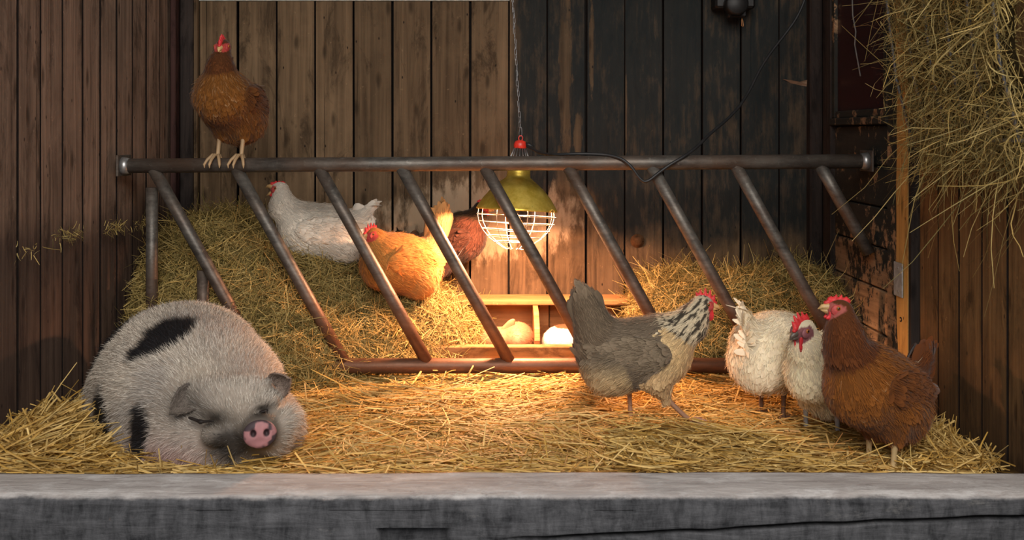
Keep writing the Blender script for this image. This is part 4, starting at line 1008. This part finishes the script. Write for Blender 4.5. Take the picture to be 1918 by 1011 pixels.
# grey hen walking
hen('grey hen with white streaked neck walking right', (.345, 2.79, .026), 3, pal_grey, 106, .98, 6, .205, (1.05, 1.06, 1.12), nr=(.064, .027), extra=[Prim('C', (-.10, 0, .225), (-.145, 0, .33), .072, .034, flow=(-.45, 0, .9), reg='tail', k=.04, sc=(1, .8, 1))], neck=[(.150, 0, .285)], head=(.188, 0, .338), hdir=(1, -.1, -.08), tail=(-.160, 0, .385), tailw=.75, tail_n=8,
    legs=[((.0, .040, .15), (-.018, .038, .105), (-.012, .036, 0.), -.3), ((.05, -.040, .14), (.075, -.038, .085), (.145, -.036, .018), -.35)], comb=1.0, wattle=1.1, group=HENG, leg_col=(.30, .17, .11))
# white hen seen from behind
hen('white hen seen from behind beside the grey hen', (.735, 2.86, .028), 52, pal_white(1.06, 0, (1.04, .98, .84)), 107, .98, -4, .200, (1.0, 1.22, 1.2), neck=[(.130, 0, .205)], head=(.175, 0, .150), hdir=(.8, 0, -.6), tail=(-.165, .012, .315), tailw=.3, skip_tail=True, flight=0, legs=stand(.085, -.005, .034, 0.), group=HENG, leg_col=(.14, .08, .05))
# white hen facing the camera
hen('white hen with dark face and red wattles facing forward', (.815, 2.68, .020), 233, pal_white(1.08, 0, (1.05, .98, .80)), 108, .95, 26, .185, (.92, 1.0, 1.05), nr=(.066, .022), hs=1.28, neck=[(.104, 0, .278)], head=(.128, 0, .326), hdir=(.92, -.36, -.22), tail=(-.20, 0, .24), legs=stand(.095, -.01, .045, 0.), comb=.85, combtilt=-25, wattle=1.3, darkbeak=True, face=(.22, .085, .09), group=HENG, leg_col=(.30, .28, .27), skin=plain('dusky_face', (.24, .09, .10), .5))
# brown hen in the foreground
hen('brown hen with white-flecked back in front at the right wall', (.880, 2.44, .020), 214, pal_brown((.20, .068, .012), (.10, .03, .008), .02, True), 109, 1.03, 22, .190, (1.02, 1.1, 1.12), nr=(.056, .020), neck=[(.118, 0, .300), (.125, 0, .345)], head=(.128, -.010, .386), hdir=(.80, -.50, .22), tail=(-.195, 0, .255), tailw=.6, legs=[((-.005, .046, .15), (-.005, .042, .075), (.0, .040, 0), 0.), ((-.02, -.046, .15), (-.025, -.042, .07), (-.02, -.040, 0), 0.)], comb=.5, wattle=.35, group=HENG, leg_col=(.42, .30, .15), face=(.34, .09, .075))

# ------------------------------------------------------------------ furred animals
def pig():
    r = np.random.default_rng(55)
    root = empty('pig', (-.85, 2.75, .015)); tag(root, 'fat white pig with black patches lying in the straw by the left wall', 'pig')
    root.location = (-.85, 2.71, .008); o0 = np.array([-.85, 2.75, .015])
    def E(c, rd, R=None, **k): return Prim('E', c, rd, R=R, **k)
    back = T(-.35, .85, .1)
    pr = [E((-.950, 2.955, .150), (.228, .285, .197), reg='body', flow=(-.25, .7, -.4), k=.05),
          E((-.840, 2.740, .142), (.235, .210, .182), reg='body', flow=(-.35, .7, -.35), k=.13),
          E((-.735, 2.610, .118), (.172, .140, .138), reg='head', flow=(-.35, .7, .1), k=.06),
          E((-.745, 2.560, .066), (.165, .105, .082), reg='jowl', flow=(-.5, .4, -.7), k=.05),
          E((-.600, 2.600, .085), (.075, .085, .085), reg='jowl', flow=(.6, .4, -.5), k=.05),
          E((-.640, 2.520, .150), (.085, .075, .070), reg='head', flow=(-.1, .6, .6), k=.04),
          Prim('C', (-.640, 2.515, .128), (-.594, 2.436, .138), .078, .045, reg='snout', flow=(-.2, .8, .4), k=.03),
          E((-.682, 2.490, .098), (.050, .050, .050), reg='jowl', flow=(-.5, .4, -.2), k=.03),
          E((-.570, 2.500, .105), (.038, .055, .050), reg='jowl', flow=(.5, .5, -.2), k=.03),
          # brows and cheeks around the slit eyes
          E((-.715, 2.500, .188), (.055, .030, .022), R=rot('Y', .12), reg='head', flow=(-.5, .4, .6), k=.02),
          E((-.592, 2.478, .192), (.034, .026, .020), R=rot('Y', -.3), reg='head', flow=(.2, .5, .7), k=.02),
          E((-.690, 2.515, .222), (.10, .035, .020), R=rot('Y', -.05), reg='head', flow=(-.1, .6, .7), k=.03),
          E((-.545, 2.470, .135), (.026, .035, .050), R=rot('Y', .35), reg='jowl', flow=(.5, .5, -.2), k=.02),
          E((-.700, 2.440, .128), (.035, .030, .030), reg='snout', flow=(-.6, .5, .1), k=.02),
          # folded foreleg and hind quarter
          Prim('C', (-.98, 2.66, .05), (-.90, 2.52, .03), .06, .035, reg='body', flow=(-.2, .5, -.8), k=.04),
          E((-1.07, 2.86, .09), (.10, .15, .10), reg='body', flow=(-.3, .5, -.7), k=.05),
          # creases: eye slits, mouth, fold behind the jowl
          Prim('C', (-.775, 2.462, .160), (-.690, 2.430, .160), .014, .011, hole=True, k=.012),
          Prim('C', (-.604, 2.440, .178), (-.570, 2.446, .184), .012, .011, hole=True, k=.010),
          Prim('C', (-.690, 2.432, .090), (-.610, 2.400, .076), .007, .006, hole=True, k=.012)]
    nf = np.array([-.584, 2.390, .139]); Rn = frame((.22, -.95, -.06))
    V, Q = implicit(pr, .006)
    pats = [((-.935, 2.70, .255), (.056, .095, .150), rot('Y', .72)), ((-.900, 2.585, .090), (.042, .10, .100), rot('Y', -.2)), ((-1.035, 2.68, .100), (.038, .12, .095), rot('Y', -.25)),
            ((-1.135, 2.97, .255), (.10, .22, .085), rot('Y', -.7)), ((-.875, 2.50, -.01), (.10, .10, .03), None), ((-1.03, 2.60, .02), (.12, .10, .04), None)]
    def colour(P):
        n = len(P); nz = vnoise(P*30)*.10+vnoise(P*80)*.06
        c = lerp(T(.64, .575, .49), T(.47, .43, .385), np.clip((vnoise(P*9)+.5), 0, 1)[:, None])
        up = np.clip((P[:, 2]-.2)/.12, 0, 1)[:, None]; c = c*lerp(.95, 1.05, up)
        pink = np.exp(-(((P-T(-.82, 2.50, .05))/T(.12, .12, .05))**2).sum(1))[:, None]; c = lerp(c, T(.42, .22, .22), .75*pink)
        gm = np.exp(-(((P-T(-.662, 2.41, .100))/T(.055, .075, .050))**2).sum(1))[:, None]; c = lerp(c, T(.045, .04, .037), np.clip(1.5*gm, 0, .95))
        ring = np.exp(-((np.linalg.norm((P-nf)/T(1, 1, 1), axis=1)-.042)/.020)**2)[:, None]; c = lerp(c, T(.07, .06, .052), .7*ring)
        g2 = np.exp(-(((P-T(-.79, 2.47, .185))/T(.065, .08, .040))**2).sum(1))[:, None]; c = lerp(c, T(.11, .10, .09), .8*g2)  # crease shadow from left ear to eye darkened into the colour
        ey = np.exp(-(((P-T(-.725, 2.445, .160))/T(.06, .04, .017))**2).sum(1))[:, None]; c = lerp(c, T(.03, .025, .02), np.clip(1.2*ey, 0, .95))
        ey = np.exp(-(((P-T(-.590, 2.440, .182))/T(.024, .04, .013))**2).sum(1))[:, None]; c = lerp(c, T(.02, .015, .012), np.clip(1.2*ey, 0, .95))
        for pc, rd, R in pats:
            q = P-np.array(pc)
            if R is not None: q = q@R
            d = np.linalg.norm(q/np.array(rd), axis=1)+nz*1.2; m = sstep(1.12, .92, d)[:, None]; c = lerp(c, np.tile(T(.016, .015, .017), (n, 1)), m)
        return c
    body = obj('body', mesh('body', V-o0, Q, np.clip(colour(V)*T(.52, .48, .45), 0, 1), True), root, M_HIDE)
    P, N, A = sample(V, Q, 130000, r); fl, rg = flow_reg(pr, P)
    keep = (N[:, 2] > -.75) & (P[:, 2] > .0) & (np.linalg.norm(P-nf, axis=1) > .043); P, N, fl, rg = P[keep], N[keep], fl[keep], rg[keep]; n = len(P)
    c = colour(P)*r.uniform(.65, 1.35, (n, 1)); c[r.random(n) < .20] *= .45
    L = np.where(rg == 'snout', .011, np.where(rg == 'head', .019, .025))*r.uniform(.7, 1.3, n)
    dark = c.mean(1) < .06; L = np.where(dark, L*1.05, L)
    hv = hair(P-o0, N, fl, L, r.uniform(.0005, .0009, n), np.clip(c, 0, 1), r, .22)
    tag(obj('bristles', mesh('bristles', *hv, True), root, M_HAIR), None, None, None, 'stuff')
    # eyes: one closed to a slit, one half open
    for nm, prims in (('eye_slit', [Prim('C', (-.765, 2.447, .163), (-.735, 2.434, .157), .0035, .0042, k=.004), Prim('C', (-.735, 2.434, .157), (-.702, 2.424, .162), .0042, .0022, k=.006)]),
                      ('eye', [Prim('E', (-.588, 2.442, .180), (.012, .007, .0036), R=rot('Y', -.25))])):
        v, q = implicit(prims, .002); obj(nm, mesh(nm, v-o0, q, None, True), root, plain('pig_eye', (.015, .011, .010), .55))
    # snout disc with nostrils
    def S(p): return nf+Rn@np.array(p, float)
    sp = [Prim('E', S((-.006, 0, 0)), (.014, .039, .034), R=Rn, k=.01), Prim('E', S((.010, .015, .006)), (.012, .0065, .0085), R=Rn, hole=True, k=.006), Prim('E', S((.010, -.015, .006)), (.012, .0065, .0085), R=Rn, hole=True, k=.006),
          Prim('E', S((.012, .0, -.016)), (.004, .012, .006), R=Rn, hole=True, k=.01)]
    v, q = implicit(sp, .003); lq = (v-nf)@Rn; nz = vnoise(v*60)+.5*vnoise(v*130)
    cc = np.tile(T(.36, .165, .170), (len(v), 1))*(1+.16*nz[:, None]); rim = sstep(.74, .98, np.sqrt((lq[:, 1]/.041)**2+(lq[:, 2]/.036)**2)+.42*nz+np.where(lq[:, 2] > .010, .16, 0)+np.where(lq[:, 1] < -.012, .10, .0)); cc = lerp(cc, np.tile(T(.05, .035, .04), (len(v), 1)), rim[:, None])
    ho = np.minimum(np.hypot((lq[:, 1]-.015)/.008, (lq[:, 2]-.006)/.010), np.hypot((lq[:, 1]+.015)/.008, (lq[:, 2]-.006)/.010)); cc = lerp(cc, np.tile(T(.025, .012, .014), (len(v), 1)), sstep(1.1, .75, ho)[:, None])
    tag(obj('snout', mesh('snout', v-o0, q, np.clip(cc, 0, 1), True), root, M_HIDE), 'pink snout disc with black blotches')
    # ears: cupped leaves
    def ear(base, tip, wide, nrm, c0, c1):
        base, tip = T(*base), T(*tip); d = tip-base; L = np.linalg.norm(d); d /= L; nr = T(*nrm); s = unit(np.cross(d, nr)); nr = np.cross(s, d)
        ts = np.linspace(0, 1, 12); us = np.linspace(-1, 1, 9); v = []; c = []
        for sg in (1, -1):
            for t in ts:
                w = wide*np.interp(t, [0, .3, .6, .85, 1], [.85, 1, .75, .4, .06])
                for u in us:
                    v.append(base+d*L*t+s*u*w-nr*(w*.55*(1-u*u))+nr*sg*.004*(1-t*.6)+nr*L*.18*t*t); c.append(T(*c0)*(1-t)+T(*c1)*t if sg > 0 else T(*c1)*.8)
        nt, nu = len(ts), len(us); f = []
        for o_, fl_ in ((0, 0), (nt*nu, 1)):
            for i in range(nt-1):
                for j in range(nu-1):
                    q_ = (o_+i*nu+j, o_+i*nu+j+1, o_+(i+1)*nu+j+1, o_+(i+1)*nu+j); f.append(q_ if fl_ else q_[::-1])
        for i in range(nt-1):
            for j in (0, nu-1): f.append((i*nu+j, (i+1)*nu+j, nt*nu+(i+1)*nu+j, nt*nu+i*nu+j))
        v = np.array(v); e = obj('ear', mesh('ear', v-o0, f, np.array(c), True), root, M_HIDE)
        qd = np.array([q_ for q_ in f]); P, N, _ = sample(v, qd, 2600, r); k = len(P)
        hv = hair(P-o0, N, np.tile(d, (k, 1)), r.uniform(.006, .012, k), r.uniform(.0005, .0009, k), np.clip(T(*c1)*r.uniform(.6, 1.5, (k, 1)), 0, 1), r, .3)
        tag(obj('ear_bristles', mesh('ear_bristles', *hv, True), e, M_HAIR), None, None, None, 'stuff')
    ear((-.765, 2.500, .212), (-.815, 2.455, .168), .034, (.25, -.95, .25), (.07, .055, .05), (.15, .125, .105))
    ear((-.595, 2.555, .205), (-.535, 2.520, .243), .034, (.30, -.90, .2), (.12, .09, .08), (.36, .28, .23))
pig()

def nest_animal(label, prims, colour, ears, seed, o0):
    r = np.random.default_rng(seed); root = empty('furry_animal', o0); tag(root, label, 'animal', 'small animals in the nest box'); o0 = np.array(o0)
    V, Q = implicit(prims, .005); obj('body', mesh('body', V-o0, Q, np.clip(colour(V)*.85, 0, 1), True), root, M_HIDE)
    P, N, A = sample(V, Q, 9000, r); fl, rg = flow_reg(prims, P); n = len(P)
    hv = hair(P-o0, N, fl, r.uniform(.007, .013, n), r.uniform(.0006, .001, n), np.clip(colour(P)*r.uniform(.8, 1.2, (n, 1)), 0, 1), r, .3)
    tag(obj('fur', mesh('fur', *hv, True), root, M_HAIR), None, None, None, 'stuff')
    for a, b, w, c in ears:
        pr = [Prim('C', a, b, w, w*.35, sc=(1, .45, 1), k=.01), Prim('C', lerp(T(*a), T(*b), .3), lerp(T(*a), T(*b), .7), w*1.05, w*.8, sc=(1, .4, 1), k=.01)]
        v, q = implicit(pr, .003); obj('ear', mesh('ear', v-o0, q, np.tile(T(*c), (len(v), 1)), True), root, M_HIDE)
nest_animal('tan furry animal curled up in the left nest compartment', [
    Prim('E', (.020, 3.60, .100), (.058, .10, .060), flow=(1, 0, -.3), k=.02), Prim('E', (-.06, 3.60, .095), (.060, .07, .048), flow=(1, 0, -.1), k=.03),
    Prim('C', (-.08, 3.58, .085), (-.155, 3.56, .070), .038, .020, flow=(1, 0, .2), k=.02)],
    lambda P: lerp(np.tile(T(.34, .19, .10), (len(P), 1)), np.tile(T(.30, .12, .06), (len(P), 1)), sstep(.0, .05, P[:, 0])[:, None]*.7), [((-.030, 3.58, .125), (.005, 3.575, .172), .013, (.36, .20, .10))], 61, (-.03, 3.60, .03))
nest_animal('white and brown furry animal lying in the right nest compartment', [
    Prim('E', (.19, 3.60, .085), (.085, .09, .068), flow=(-1, 0, -.2), k=.02), Prim('E', (.28, 3.62, .090), (.085, .085, .065), flow=(-1, 0, -.2), k=.03),
    Prim('E', (.335, 3.60, .15), (.042, .045, .038), flow=(-1, 0, .1), k=.03), Prim('C', (.35, 3.585, .142), (.395, 3.56, .128), .030, .018, flow=(-1, 0, .1), k=.02)],
    lambda P: np.where(((P[:, 2] > .145) & (P[:, 0] < .3) | (P[:, 1] > 3.63) | (P[:, 0] > .37))[:, None], np.tile(T(.12, .055, .025), (len(P), 1)), np.tile(T(.70, .64, .56), (len(P), 1))), [((.30, 3.60, .165), (.245, 3.585, .182), .012, (.50, .26, .13))], 62, (.24, 3.60, .03))
